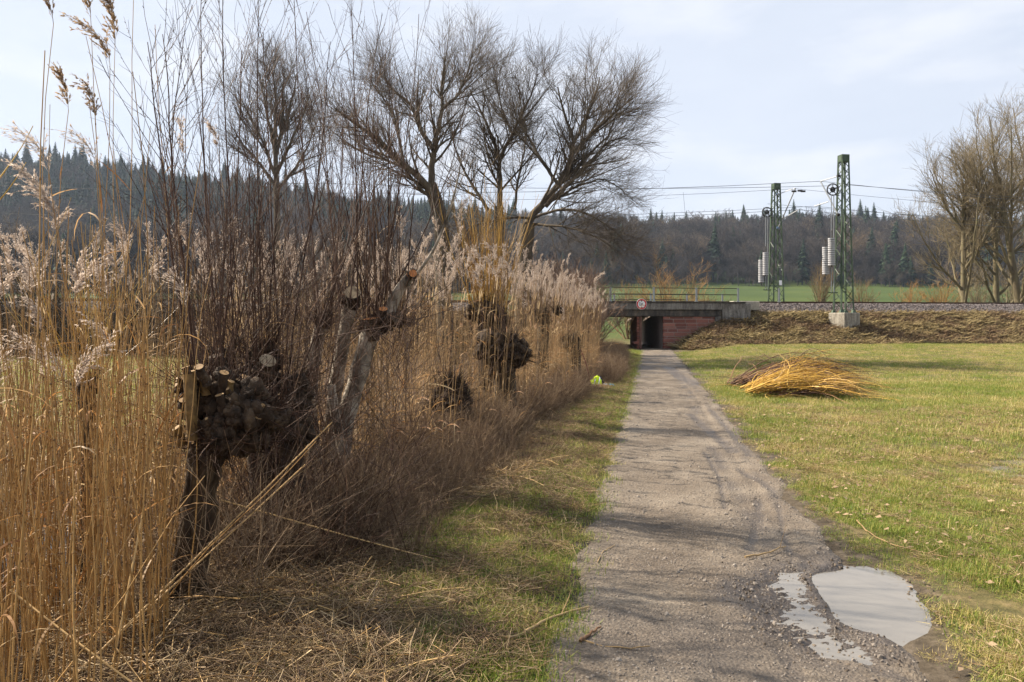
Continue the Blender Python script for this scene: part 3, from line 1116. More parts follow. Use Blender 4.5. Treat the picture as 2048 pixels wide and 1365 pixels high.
m1, mb1 = mast(1687, 45.2, 2.16, 11.6, 'taller green lattice catenary mast on a concrete block in the embankment slope', True)
m2, mb2 = mast(1552, 54.5, 2.72, 11.6, 'green lattice catenary mast beyond the tracks beside the farther bridge end', False)


def arm(m, pts, r, mat, name):
    b = MB(); b.tubes(np.array(pts), r, 6, cap=True); b.build(name, mat, m)


Ya = 46.6
arm(m1, [P(1680, 352, 45.2), P(1641, 363, Ya)], .03, M['galv'], 'top_tie')
arm(m1, [P(1641, 363, Ya), P(1677, 432, 45.2)], .042, M['galv'], 'cantilever_tube')
arm(m1, [P(1657, 404, 46), P(1629, 413, 46.9)], .03, M['galv'], 'registration_arm')
arm(m2, [P(1553, 390, 54.5), P(1590, 377, 53.4)], .03, M['galv'], 'top_tie')
arm(m2, [P(1556, 458, 54.5), P(1591, 377, 53.4)], .045, M['galv'], 'cantilever_tube')
arm(m2, [P(1566, 438, 54.2), P(1597, 420, 53.2)], .03, M['galv'], 'registration_arm')
for (m, px, py, Y) in ((m2, 1556, 456, 54.5), (m2, 1555, 389, 54.5), (m1, 1677, 430, 45.2), (m1, 1677, 352, 45.2)):
    c = P(px, py, Y)
    b = MB(); b.tubes(np.array([c - [.09, 0, 0], c + [.09, 0, 0]]), .085, 8, cap=True); b.build('insulator', M['insul_blue'] if m is m2 else M['dark_steel'], m)
for k, (px, py) in enumerate(((1588, 383), (1600, 382), (1606, 383))):
    c = P(px, py, 53.4)
    b = MB(); b.tubes(np.array([c - [.16, 0, 0], c + [.16, 0, 0]]), .07, 8, cap=True); b.build('wire_clamp', M['dark_steel'], m2)


def wire(pts, label, r=.014, drop=None):
    pts = np.array(pts)
    # sag: subdivide every span
    out = []
    for a, c in zip(pts[:-1], pts[1:]):
        L_ = np.linalg.norm(c - a)
        for f in np.linspace(0, 1, 12, endpoint=False):
            p = a + (c - a) * f
            out.append(p - [0, 0, .00025 * L_ * L_ * 4 * f * (1 - f)])
    out.append(pts[-1])
    b = MB(); b.tubes(np.array(out), r, 4)
    o = b.build('overhead_wire', M['wire'])
    tag(o, label, 'overhead wire', 'overhead wires of the railway')
    return o


def tw(s, t, z):
    return bw(s, t, z).reshape(3)


A1 = P(1641, 363, Ya)
A2 = P(1591, 378, 53.4)
wire([tw(-62, 3.4, 10.1), A1, tw(70, 3.4, 10.1)], 'highest overhead wire carried by the arm of the taller mast')
wire([tw(-62, 3.6, 8.75), P(1629, 413, 46.9), tw(70, 3.6, 8.7)], 'lower contact wire over the nearer railway track')
wire([tw(-62, 8.0, 10.4), A2, tw(70, 8.0, 10.2)], 'overhead wire carried by the arm of the mast beyond the tracks')
wire([tw(-62, 8.0, 9.3), P(1597, 420, 53.2), tw(70, 8.0, 8.9)], 'lower contact wire over the farther railway track')
wire([tw(-62, 4.4, 9.9), tw(-20, 3.0, 9.7), P(1665, 372, 45.2)], 'anchor wire running left to the wheel of the taller mast')
wire([tw(70, 7.4, 9.9), P(1535, 408, 54.5)], 'anchor wire running right from the wheel of the mast beyond the tracks')
wire([P(1690, 330, 45.2) + [0, 0, -1.2], tw(70, 2.2, 11.0)], 'thin overhead wire leaving the taller mast towards the tall bare trees', .011)
dp = MB()
for s_ in (-26, -14, -4, 2.5, 14, 20, 27):
    dp.tubes(np.array([tw(s_, 3.5, 9.86), tw(s_ + .15, 3.6, 8.70)]), .010, 3)
tag(dp.build('wire_droppers', M['wire']), 'thin droppers hanging between the overhead wires of the nearer track', 'wire droppers')

b = MB(); b.box(P(1561, 566, 54.1), (.10, .02, .17), RZ)
b.build('number_plate', M['white_paint'], m2, smooth=False)

# ------------------------------------------------------------------ branching
def resample(p, K):
    p = np.asarray(p, float)
    d = np.concatenate([[0], np.cumsum(np.linalg.norm(np.diff(p, axis=0), axis=1))])
    # smooth with Catmull-like subdivision
    f = np.linspace(0, d[-1], K)
    return np.stack([np.interp(f, d, p[:, i]) for i in range(3)], 1)


def smooth_path(p, K):
    p = np.asarray(p, float)
    q = resample(p, K)
    for _ in range(2):
        q[1:-1] = .25 * q[:-2] + .5 * q[1:-1] + .25 * q[2:]
    return q


def spawn(par, rad, n, t0, t1, ang, length, K=5, up=.1, wig=.12, rfac=.6, rend=.35, rmin=.004, relative=True, tp=1.0, fall=0.0):
    par = np.asarray(par); rad = np.asarray(rad)
    N, K0, _ = par.shape
    pi = np.repeat(np.arange(N), n)
    Mn = len(pi)
    t = t0 + (t1 - t0) * R.rand(Mn) ** tp
    x = t * (K0 - 1)
    i = np.clip(x.astype(int), 0, K0 - 2)
    f = (x - i)[:, None]
    p0 = par[pi, i] * (1 - f) + par[pi, i + 1] * f
    r0 = rad[pi, i] * (1 - f[:, 0]) + rad[pi, i + 1] * f[:, 0]
    tan = norm(par[pi, i + 1] - par[pi, i])
    perp = norm(np.cross(tan, R.normal(size=(Mn, 3))))
    a = np.radians(U(ang[0], ang[1], Mn))[:, None]
    d = np.cos(a) * tan + np.sin(a) * perp
    if relative:
        pl = np.linalg.norm(np.diff(par, axis=1), axis=2).sum(1)[pi]
        ln = pl * U(length[0], length[1], Mn) * (1.15 - .6 * t)
    else:
        ln = U(length[0], length[1], Mn) * (1 + fall * .45 - fall * t)
    st = (ln / (K - 1))[:, None]
    out = np.empty((Mn, K, 3)); out[:, 0] = p0
    for k in range(1, K):
        d = norm(d + np.array([0, 0, up]) + wig * R.normal(size=(Mn, 3)))
        out[:, k] = out[:, k - 1] + d * st
    rr = np.maximum(r0 * rfac, rmin)[:, None] * np.linspace(1, rend, K)[None]
    return out, np.maximum(rr, rmin * .6)


def bare_tree(name, base, limbs, label, cat, mats, lv, group=None, sides=(8, 5, 3, 3), trunk=None, limb_k=1.0, limb_f=1.0):
    """limbs: list of (path, r0, r1); lv: list of spawn settings per level"""
    root = empty(name, base, label, cat, group)
    if trunk is not None:
        b = MB(); pth, r0, r1 = trunk
        q = smooth_path(pth, 14)
        rr = np.linspace(r0, r1, 14); rr[0] *= 1.35; rr[1] *= 1.12
        b.tubes(q, rr, 10)
        b.build('trunk', mats[0], root)
    paths = np.array([resample(smooth_path(l[0], 28)[:max(4, int(28 * limb_f + .5))], 14) for l in limbs])
    paths[:, 1:] += R.normal(size=paths[:, 1:].shape) * .0035 * np.linalg.norm(paths[:, -1] - paths[:, 0], axis=1)[:, None, None]
    rads = np.array([np.linspace(l[1], l[2], 14) for l in limbs]) * limb_k
    for p_, r_ in zip(paths, rads):
        b = MB(); b.tubes(p_, r_, sides[0]); b.build('limb', mats[0], root)
    cur, cr = paths, rads
    for k, kw in enumerate(lv):
        ch, rr = spawn(cur, cr, **kw)
        if k == 0:
            b = MB()
            b.tubes(ch, rr, sides[1])
            tag(b.build('branches', mats[0], root), kind='stuff')
            tw_ = MB()
        else:
            tw_.tubes(ch, rr, sides[min(k + 1, 3)])
        cur, cr = ch, rr
    tag(tw_.build('crown', mats[1], root), kind='stuff')
    return root


WZ = lambda x, y: (440 + x / 2.2756, 40 + y / 2.2756)       # traced on an enlargement of the crown


def tr(pts, Y, dY=0.0):
    n = len(pts)
    return [P(*WZ(x, y), Y + dY * i / max(1, n - 1)) for i, (x, y) in enumerate(pts)]


LV_W = [dict(n=24, t0=.12, t1=1.0, ang=(22, 50), length=(1.0, 2.7), K=7, up=.07, wig=.07, rfac=.45, rend=.3, rmin=.009, relative=False, fall=.9),
        dict(n=8, t0=.08, t1=1.0, ang=(20, 48), length=(.6, 1.6), K=5, up=.06, wig=.08, rfac=.55, rend=.4, rmin=.0056, relative=False, fall=.5),
        dict(n=5, t0=.05, t1=1.0, ang=(18, 48), length=(.35, .95), K=4, up=.04, wig=.09, rfac=.6, rend=.5, rmin=.0042, relative=False, fall=.3)]
# left stem of the big willow
base = P(890, 724, 30)
base[2] = 0
g = lambda Y, x: np.array([P(x, 700, Y)[0], Y, 0])
bare_tree('willow_tree', g(30, 880), [
    (tr([(1010, 900), (940, 740), (840, 670), (750, 570), (640, 490), (560, 430), (470, 370), (425, 320)], 30, -2.5), .26, .05),
    (tr([(960, 760), (970, 590), (1000, 480), (1015, 390), (1010, 300), (1020, 180), (1030, 80)], 30, .5), .22, .04),
    (tr([(970, 590), (900, 480), (880, 400), (800, 330), (740, 260), (690, 170)], 30, 2.0), .16, .035),
    (tr([(1015, 400), (1080, 350), (1130, 240), (1150, 120)], 30, 1), .10, .03),
    (tr([(840, 670), (820, 560), (790, 430), (700, 300), (640, 220)], 30, 3), .11, .03),
    (tr([(880, 690), (760, 640), (640, 600), (520, 520), (440, 430)], 30, 2), .10, .03),
], 'broad bare willow whose heavy limb sweeps low over the reed plumes to a wide crown', 'tree', [M['bark'], M['twig_far']], LV_W, 'old bare willows beyond the reed bed', limb_k=.66, limb_f=.84,
    trunk=([g(30, 895) - [0, 0, .2], P(885, 560, 30), P(*WZ(1010, 890), 30), P(*WZ(955, 750), 30)], .36, .27))
bare_tree('willow_tree', g(33, 1000), [
    (tr([(1270, 860), (1275, 760), (1270, 640), (1250, 540), (1190, 420), (1140, 320), (1090, 220)], 33, 1), .20, .035),
    (tr([(1270, 640), (1330, 520), (1390, 400), (1440, 280), (1460, 170)], 33, -2), .13, .03),
    (tr([(1230, 880), (1190, 820), (1130, 720), (1080, 620), (1050, 500), (1040, 380)], 33, 2), .13, .03),
    (tr([(1330, 520), (1280, 400), (1260, 300), (1250, 220)], 33, 1), .09, .03),
    (tr([(1340, 860), (1360, 700), (1380, 620), (1400, 500), (1360, 380)], 33, 2.5), .10, .03),
], 'slim bare willow with upright limbs rising behind the yellow pollard shoots', 'tree', [M['bark'], M['twig_far']], LV_W, 'old bare willows beyond the reed bed', limb_k=.66, limb_f=.84,
    trunk=([g(33, 1000) - [0, 0, .2], P(998, 560, 33), P(*WZ(1270, 850), 33)], .30, .21))
LV_D = [dict(LV_W[0], up=.035)] + LV_W[1:]
bare_tree('willow_tree', g(31, 1065), [
    (tr([(1400, 930), (1480, 820), (1540, 750), (1600, 640), (1610, 560), (1560, 400), (1540, 300), (1520, 190)], 31, 1.5), .26, .04),
    (tr([(1600, 610), (1700, 510), (1800, 420), (1870, 360), (1930, 330)], 31, -2), .15, .03),
    (tr([(1480, 850), (1580, 750), (1680, 650), (1760, 560), (1860, 520), (1940, 500)], 31, -1), .16, .03),
    (tr([(1540, 750), (1450, 620), (1390, 500), (1330, 440), (1300, 350)], 31, 1), .12, .03),
    (tr([(1610, 560), (1680, 420), (1720, 300), (1740, 220)], 31, 2), .11, .03),
    (tr([(1560, 740), (1650, 640), (1760, 540), (1800, 440), (1850, 300)], 31, 3), .11, .03),
    (tr([(1430, 900), (1540, 860), (1650, 870), (1760, 930), (1850, 1010), (1900, 1100)], 31, -3), .10, .02),
    (tr([(1420, 930), (1560, 940), (1700, 980), (1800, 1050), (1860, 1120)], 31, -4), .09, .02),
    (tr([(1480, 840), (1620, 760), (1750, 720), (1840, 780), (1880, 870)], 31, 2), .09, .02),
    (tr([(1420, 900), (1300, 900), (1150, 940), (1080, 990)], 31, -2), .09, .02),
], 'leaning bare willow with fan of limbs reaching over the bridge side and drooping low branches', 'tree', [M['bark'], M['twig_far']], LV_D, 'old bare willows beyond the reed bed', limb_k=.66, limb_f=.84,
    trunk=([g(31, 1050) - [0, 0, .2], P(1045, 560, 31), P(*WZ(1400, 930), 31)], .42, .3))


def auto_tree(name, px, Y, ztop, spread, label, cat, mats, lv, nl=9, r=.25, group=None, fork=.3, z0=None, lean=0.0, up=True):
    base = P(px, 640, Y)
    base[2] = float(height(base[0], base[1])) if z0 is None else z0
    top = base + np.array([lean, 0, ztop])
    b0 = base.copy(); b0[2] -= .3
    mid = (base + top) / 2 + np.array([U(-.3, .3), U(-.3, .3), 0])
    trunk = ([b0, base + (mid - base) * .6, mid + (top - mid) * .45], r, r * .45)
    tp_ = smooth_path(trunk[0], 14)
    limbs = [([mid, mid + (top - mid) * .5 + [U(-.4, .4), U(-.4, .4), 0], top], r * .6, .03)]
    for i in range(nl):
        f = fork + (1 - fork) * (i + U(0, .6)) / nl
        j = min(13, int(f * 13))
        s0 = tp_[j]
        az = U(0, 6.28)
        ln = spread * (1.15 - .55 * (i / nl)) * U(.75, 1.15)
        dx = np.array([math.cos(az), math.sin(az), 0]) * ln
        rise = (top[2] - s0[2]) * U(.45, .95)
        limbs.append(([s0, s0 + dx * .5 + [0, 0, rise * .35], s0 + dx * .85 + [0, 0, rise * .75], s0 + dx + [0, 0, rise]], r * .42, .03))
    return bare_tree(name, base, limbs, label, cat, mats, lv, group, trunk=trunk, sides=(6, 4, 3, 3))


LV_P = [dict(n=12, t0=.12, t1=1.0, ang=(22, 50), length=(1.5, 4.2), K=6, up=.10, wig=.08, rfac=.45, rend=.35, rmin=.020, relative=False, fall=.8),
        dict(n=6, t0=.1, t1=1.0, ang=(20, 50), length=(1.0, 2.4), K=4, up=.09, wig=.09, rfac=.6, rend=.5, rmin=.013, relative=False, fall=.4),
        dict(n=4, t0=.1, t1=1.0, ang=(18, 48), length=(.6, 1.4), K=3, up=.08, wig=.1, rfac=.7, rend=.6, rmin=.010, relative=False)]
R.seed(41)
LV_L = [dict(n=16, t0=.15, t1=1.0, ang=(22, 48), length=(1.6, 4.2), K=6, up=.10, wig=.07, rfac=.45, rend=.35, rmin=.016, relative=False, fall=.9),
        dict(n=7, t0=.1, t1=1.0, ang=(20, 48), length=(.9, 2.3), K=4, up=.08, wig=.08, rfac=.6, rend=.5, rmin=.011, relative=False, fall=.5),
        dict(n=5, t0=.1, t1=1.0, ang=(18, 48), length=(.6, 1.3), K=3, up=.08, wig=.1, rfac=.7, rend=.6, rmin=.008, relative=False)]
bt = P(553, 640, 60); bt[2] = float(height(bt[0], bt[1]))
bare_tree('poplar_tree', bt, [(tr(q_, 60, dy_), .15, .03) for q_, dy_ in (
    ([(256, 720), (200, 560), (130, 430), (80, 320)], -2), ([(255, 640), (225, 470), (195, 330), (175, 230)], 2), ([(252, 560), (255, 400), (248, 300), (240, 215)], -1),
    ([(255, 600), (300, 460), (335, 340), (350, 245)], 2), ([(258, 700), (330, 540), (380, 430), (410, 350)], -2), ([(255, 620), (285, 470), (285, 340), (295, 225)], 3),
    ([(256, 760), (180, 650), (100, 560), (50, 480)], 2), ([(258, 780), (340, 680), (400, 580), (425, 500)], 3))],
    'tall bare tree rising behind the brown shoots, set apart from the willows', 'tree', [M['bark'], M['twig_far']], LV_L, trunk=([bt - [0, 0, .2], P(*WZ(260, 900), 60), P(*WZ(256, 760), 60), P(*WZ(252, 560), 60)], .32, .17))
R.seed(42)
GR = 'tall bare trees beyond the tracks'
auto_tree('poplar_tree', 1930, 66, 15.5, 5.4, 'bare tree nearest the masts in the row beyond the tracks, crown spreading over the line', 'tree', [M['bark_right'], M['twig_right']], LV_P, 11, .30, GR, fork=.2)
auto_tree('poplar_tree', 1996, 70, 17.5, 4.8, 'straight tall bare tree between its leaning neighbour and the spreading tree near the masts', 'tree', [M['bark_right'], M['twig_right']], LV_P, 11, .32, GR, fork=.2)
auto_tree('poplar_tree', 2050, 64, 19.0, 5.2, 'tall bare tree cut by the picture edge with a trunk leaning over the track', 'tree', [M['bark_right'], M['twig_right']], LV_P, 11, .36, GR, fork=.2, lean=-3.0)
auto_tree('poplar_tree', 2105, 72, 25.0, 5.5, 'outermost bare tree of the row beyond the tracks, mostly outside the picture', 'tree', [M['bark_right'], M['twig_right']], LV_P, 10, .34, GR, fork=.2)

LV_B = [dict(n=9, t0=.15, t1=1.0, ang=(20, 55), length=(.25, .5), K=5, up=.12, wig=.12, rfac=.55, rend=.4, rmin=.014),
        dict(n=7, t0=.1, t1=1.0, ang=(20, 55), length=(.4, .75), K=4, up=.10, wig=.14, rfac=.6, rend=.5, rmin=.010)]


def bush(name, px, Y, hgt_, spread, label, cat, mat, nl=12, group=None, lv=LV_B, r=.05, z0=None, barkmat=None, droop=0):
    base = P(px, 640, Y)
    base[2] = float(height(base[0], base[1])) if z0 is None else z0
    limbs = []
    for i in range(nl):
        az = U(0, 6.28)
        q = U(.1, 1.0)
        dx = np.array([math.cos(az), math.sin(az), 0]) * spread * q
        hh = hgt_ * math.sqrt(max(.12, 1.02 - .75 * q * q)) * U(.8, 1.05)
        s0 = base + np.array([U(-.2, .2), U(-.2, .2), -.1])
        limbs.append(([s0, s0 + dx * .35 + [0, 0, hh * .45], s0 + dx * .75 + [0, 0, hh * .85], s0 + dx + [0, 0, hh - droop]], r, .012))
    return bare_tree(name, base, limbs, label, cat, [barkmat or mat, mat], lv, group, sides=(5, 3, 3, 3))


bush('bush', 1335, 60, 6.2, 4.4, 'orange brown bare bush standing behind the bridge railing', 'bush', M['twig_orange'], 18, barkmat=M['bark_right'])
bush('bush', 1400, 66, 4.6, 3.0, 'smaller warm brown bush right behind the end of the bridge railing', 'bush', M['twig_warm'], 12)
bush('bush', 1255, 64, 5.0, 4.0, 'dull brown bush behind the willow side end of the bridge railing', 'bush', M['twig_warm'], 12)
bush('bush', 1640, 120, 8.5, 3.0, 'small rounded pale brown tree in the green field between the two masts', 'bush', M['twig_warm'], 12, r=.09)
bush('bush', 1725, 110, 5.4, 3.4, 'low bare brown bush in the green field right of the taller mast', 'bush', M['twig_warm'], 10, r=.09)
bush('bush', 1818, 90, 4.6, 2.9, 'orange rounded bush at the field edge left of the bare trees', 'bush', M['twig_orange'], 14, r=.06)
bush('bush', 1882, 84, 5.6, 3.6, 'orange bush at the foot of the tall bare trees beyond the tracks', 'bush', M['twig_orange'], 14, r=.06)
bush('bush', 1960, 80, 6.5, 4.5, 'greyish undergrowth bush beneath the tall bare trees', 'bush', M['twig_right'], 14, r=.06)
bush('bush', 2030, 78, 6.5, 4.5, 'greyish undergrowth bush at the picture edge under the tall bare trees', 'bush', M['twig_right'], 14, r=.06)
# thicket at the end of the reed bed
TH = 'reddish brown thicket where the reed bed meets the bridge'
LV_T = [dict(n=12, t0=.1, t1=1.0, ang=(15, 45), length=(.3, .55), K=5, up=.14, wig=.12, rfac=.6, rend=.4, rmin=.009),
        dict(n=7, t0=.1, t1=1.0, ang=(15, 50), length=(.4, .75), K=4, up=.10, wig=.14, rfac=.7, rend=.6, rmin=.007)]
for k, (px, Y, h_, sp, lab) in enumerate(((1150, 27, 3.1, 1.7, 'reddish brown twiggy thicket between the reed plumes and the bridge'),
                                           (1120, 31, 3.7, 2.2, 'taller brown twiggy thicket behind the last reed plumes'),
                                           (1168, 33, 2.9, 1.7, 'low twiggy thicket in front of the bridge parapet'),
                                           (1158, 36, 4.3, 1.7, 'brown twiggy thicket filling the gap between the leaning willow and the bridge'),
                                           (1070, 34, 4.2, 2.4, 'twiggy thicket under the drooping willow branches'))):
    bush('thicket', px, Y, h_, sp, lab, 'thicket', M['twig_thicket'], 22, TH, LV_T, r=.022)
# scrub behind the reed bed on the left, in front of the railway
HD = 'dark bare shrubs behind the reed bed'
LV_H = [dict(n=13, t0=.08, t1=1.0, ang=(20, 60), length=(.3, .6), K=5, up=.06, wig=.16, rfac=.55, rend=.4, rmin=.014),
        dict(n=8, t0=.1, t1=1.0, ang=(20, 60), length=(.4, .8), K=4, up=.04, wig=.18, rfac=.6, rend=.5, rmin=.010)]
for k, (px, Y, h_, sp, lab) in enumerate(((-20, 36, 4.3, 3.4, 'bare shrub at the picture edge behind the near reeds'),
                                           (110, 36, 4.2, 3.0, 'bare shrub with arching branch behind the tall near plumes'),
                                           (260, 37, 4.0, 3.0, 'dark bare shrub behind the tan reed stems'),
                                           (400, 35, 4.4, 3.0, 'dark bare shrub behind the brown pollard shoots'),
                                           (560, 38, 5.0, 3.2, 'dark bare shrub below the lone tall tree'),
                                           (700, 36, 5.4, 3.4, 'dark bare shrub below the sweeping willow limb'),
                                           (820, 38, 5.2, 3.4, 'bare shrub behind the broad willow trunk'))):
    bush('shrub', px, Y, h_, sp, lab, 'shrub', M['twig_far'], 20, HD, LV_H, r=.05)

# ------------------------------------------------------------------ wooded hills (a far wood: stuff)
def far_decid(seed, mat='decid'):
    b = MB()
    h = U(15, 20)
    tk = np.array([[[0, 0, -1], [U(-.3, .3), U(-.3, .3), h * .4], [U(-.5, .5), U(-.5, .5), h * .8]]])
    b.tubes(tk, np.array([[.3, .22, .1]]), 4, tint=.6)
    l1, r1 = spawn(tk, np.array([[.3, .22, .1]]), 11, .3, 1.0, (20, 60), (4, 8), 4, .2, .12, .6, .4, .07, relative=False)
    b.tubes(l1, r1, 3)
    l2, r2 = spawn(l1, r1, 9, .2, 1.0, (20, 65), (1.8, 4.0), 3, .12, .15, .7, .6, .07, relative=False)
    b.tubes(l2, r2, 3)
    l3, r3 = spawn(l2, r2, 5, .3, 1.0, (20, 70), (.8, 2.0), 2, .1, .15, .8, .7, .055, relative=False)
    b.tubes(l3, r3, 3)
    return b.mesh('far_bare_tree', M[mat])


def far_conifer(seed):
    b = MB()
    h = U(15, 25)
    b.tubes(np.array([[[0, 0, -1], [0, 0, h]]]), np.array([[.3, .05]]), 4, tint=.1)
    n = 30
    for k in range(n):
        z = h * (.22 + .78 * k / n)
        rad = min((h - z) * .30 + .35, h * .19)
        m = 8
        az = U(0, 6.28) + np.arange(m) * 6.283 / m + U(-.25, .25, m)
        rr = rad * U(.65, 1.15, m)
        tip = np.stack([np.cos(az) * rr, np.sin(az) * rr, z - rr * U(.25, .5, m)], 1)
        w = rr * .34
        sx = np.stack([-np.sin(az), np.cos(az), np.zeros(m)], 1) * w[:, None]
        mid = np.stack([np.cos(az) * rr * .5, np.sin(az) * rr * .5, z - rr * .10], 1)
        c0 = np.stack([np.zeros(m), np.zeros(m), np.full(m, z + .35)], 1)
        for i in range(m):
            b.add([c0[i], mid[i] + sx[i], tip[i], mid[i] - sx[i]], [(0, 1, 2, 3)], tint=R.rand())
    return b.mesh('far_conifer', M['conifer'], smooth=False)


FT = [far_decid(i) for i in range(4)] + [far_decid(i, 'decid_dark') for i in range(4)] + [far_decid(i, 'decid_tan') for i in range(2)] + [far_conifer(i) for i in range(4)]
N = 17000
fx = U(-.95, .95, N); fy = U(235, 700, N)
X = fx * fy
bear = fx
# conifers crown the ridge (a continuous belt on the left, groups on the right), bare trees below
top_ = sstep(.0, 1.0, (fy - np.where(bear < .0, 440, 560) + 40 * fbm(X, fy, 50, 60)) / 50)
grp = fbm(X, fy * .4, 53, 42)
con = R.rand(N) < np.where(bear < .02, top_ * (.80 + .25 * grp), np.where(bear < .12, top_ * .2, top_ * sstep(-.20, .12, grp))) + np.where(bear > .05, .07, .03)
edge = np.where(bear < -.02, 250, 352) + 14 * fbm(X, fy * 0, 51, 60)
keep = fy > edge
st_ = fbm(X, fy, 54, 38) + R.normal(0, .25, N)
kind_ = np.where(st_ < .06, 4 + R.randint(0, 4, N), np.where(st_ > .62, 8 + R.randint(0, 2, N), R.randint(0, 4, N)))
idx = np.where(con, 10 + R.randint(0, 4, N), kind_)
sc = U(.6, 1.15, N) * (1 + .20 * fbm(X, fy, 52, 45)) * np.where((fy < edge + 22) & ~con, U(.3, .75, N), 1.0) * np.where(con, U(.75, 1.3, N), 1.0)
pts = np.stack([X, fy, height(X, fy) - .3], 1)
scatter('hill_forest', pts[keep], np.stack([U(-.05, .05, N), U(-.05, .05, N), U(0, 6.28, N)], 1)[keep], sc[keep], idx[keep], FT)

# ------------------------------------------------------------------ reeds
R.seed(77)
def make_plume(L_, seed, droop, compact=False):
    """feathery reed panicle hanging to +x, base at origin"""
    b = MB()
    K = 7
    t = np.linspace(0, 1, K)
    rach = np.stack([droop * L_ * t ** 2 * .6, np.zeros(K), L_ * (t - .25 * droop * t ** 2)], 1)[None]
    b.tubes(rach, np.linspace(.0016, .0006, K), 3, tint=.2)
    n = 34
    br, rr = spawn(rach, np.full((1, K), .0012), n, .02, .98, *(((8, 26), (L_ * .18, L_ * .42)) if compact else ((12, 38), (L_ * .28, L_ * .58))), 5, -.08, .10, .6, .5, .0006, relative=False)
    br[:, :, 0] += droop * .10 * np.linspace(0, 1, 5)[None] ** 1.5 * L_
    b.tubes(br, .0007, 3)
    # spikelets: thin feathery flakes
    m = 11
    sp, _ = spawn(br, rr, m, .12, 1.0, (8, 38), (.012, .026), 3, -.05, .05, .6, .5, .0006, relative=False)
    side = norm(R.normal(size=(len(sp), 3)))
    b.strips(sp, np.array([[.0012, .0050, .0006]]) if compact else np.array([[.0008, .0030, .0003]]), side)
    return b


def leaf_geo(b, p0, az, ln, w, elev, bend, mat=0):
    K = 7
    t = np.linspace(0, 1, K)
    d = np.array([math.cos(az), math.sin(az), 0])
    pts = np.empty((K, 3)); pts[0] = p0
    e = elev
    for k in range(1, K):
        pts[k] = pts[k - 1] + (d * math.cos(e) + np.array([0, 0, math.sin(e)])) * ln / (K - 1)
        e -= bend / (K - 1)
    side = np.array([-d[1], d[0], 0]) + np.array([0, 0, U(-.5, .5)])
    tw_ = np.cumsum(U(-.35, .35, K))
    sd_ = np.stack([side * math.cos(a) + np.array([0, 0, 1]) * math.sin(a) for a in tw_])
    b.strips(pts[None], (w * np.array([.5, 1, 1, .9, .7, .45, .08]))[None], norm(sd_)[None], mat=mat)


PLUMES = [(make_plume(U(.22, .32), i, U(.3, 1.0), i % 2 == 0).mesh('plume', M['plume'])) for i in range(7)]
PLUMES_D = [make_plume(U(.24, .32), i, (.25, .45, .65, .8)[i], True).mesh('plume', M['plume_dark']) for i in range(4)]
STEMS, LEAVES = [], []
for i in range(12):
    hh = 1.0
    K = 9
    t = np.linspace(0, 1, K)
    az = U(0, 6.28)
    bend = U(.01, .09)
    p = np.stack([bend * t ** 2 * math.cos(az) + .006 * np.sin(t * 9 + i), bend * t ** 2 * math.sin(az) + .006 * np.cos(t * 8 + i), t], 1)
    STEMS.append(p)
for i in range(8):
    b = MB()
    leaf_geo(b, (0, 0, 0), 0, U(.16, .40), U(.003, .0065), U(.2, 1.25), U(.4, 2.4))
    LEAVES.append(b.mesh('leaf', M['reed_leaf']))


def stem_mesh(i, hh, r=.0036, nodes=True):
    p = STEMS[i] * np.array([hh, hh, hh])
    b = MB()
    b.tubes(p, np.linspace(r * 1.15, r * .5, 9), 4, tint=.5)
    if nodes:     # thickened joints
        for f in np.arange(.09, .9, .105):
            k = f * 8; a = int(k); q = p[a] + (p[a + 1] - p[a]) * (k - a)
            d = norm(p[a + 1] - p[a])
            b.tubes(np.array([[q - d * .006, q, q + d * .006]]), np.array([[r * .8, r * 1.35, r * .8]]), 4, tint=.1)
    return b.mesh('stem', M['reed_stem'])


STEM_M = [(i, h_, stem_mesh(i, h_)) for i in range(12) for h_ in (2.3, 2.75, 3.2)]


def reed_full_mesh(i, hh, plume, nl, name='reed_mass'):
    """one joined reed for the mass behind"""
    p = STEMS[i] * hh
    b = MB()
    b.tubes(p, np.linspace(.0045, .0022, 9), 3, tint=.5, mat=0)
    for _ in range(nl):
        f = U(.12, .85) * 8; a = int(f); q = p[a] + (p[a + 1] - p[a]) * (f - a)
        leaf_geo(b, q, U(0, 6.28), U(.18, .42), U(.004, .008), U(.2, 1.3), U(.5, 2.6), mat=1)
    if plume:
        pb = make_plume(U(.22, .34), 0, U(.1, .8), True)
        az = U(0, 6.28)
        ca, sa = math.cos(az), math.sin(az)
        v = np.concatenate(pb.v)
        v = np.stack([v[:, 0] * ca - v[:, 1] * sa, v[:, 0] * sa + v[:, 1] * ca, v[:, 2]], 1) * U(.75, 1.05) + p[-1]
        b.add(v, np.concatenate(pb.q), mat=2, tint=np.concatenate(pb.tint))
    return b.mesh(name, [M['reed_grey'], M['reed_leaf'], M['plume']])


REEDS = [reed_full_mesh(i % 12, U(2.5, 2.8), True, 3) for i in range(9)] + [reed_full_mesh(i % 12, U(1.4, 2.5), False, 3) for i in range(7)]
NP_ = 9

pts, tall = [], []


def add_band(n, y0, y1, x0f, x1f):
    Y = np.sqrt(U(y0 ** 2, y1 ** 2, n)) if y0 > 1 else U(y0, y1, n)
    lo, hi = x0f(Y), x1f(Y)
    X = lo + (hi - lo) * R.rand(n)
    return np.stack([X, Y], 1)


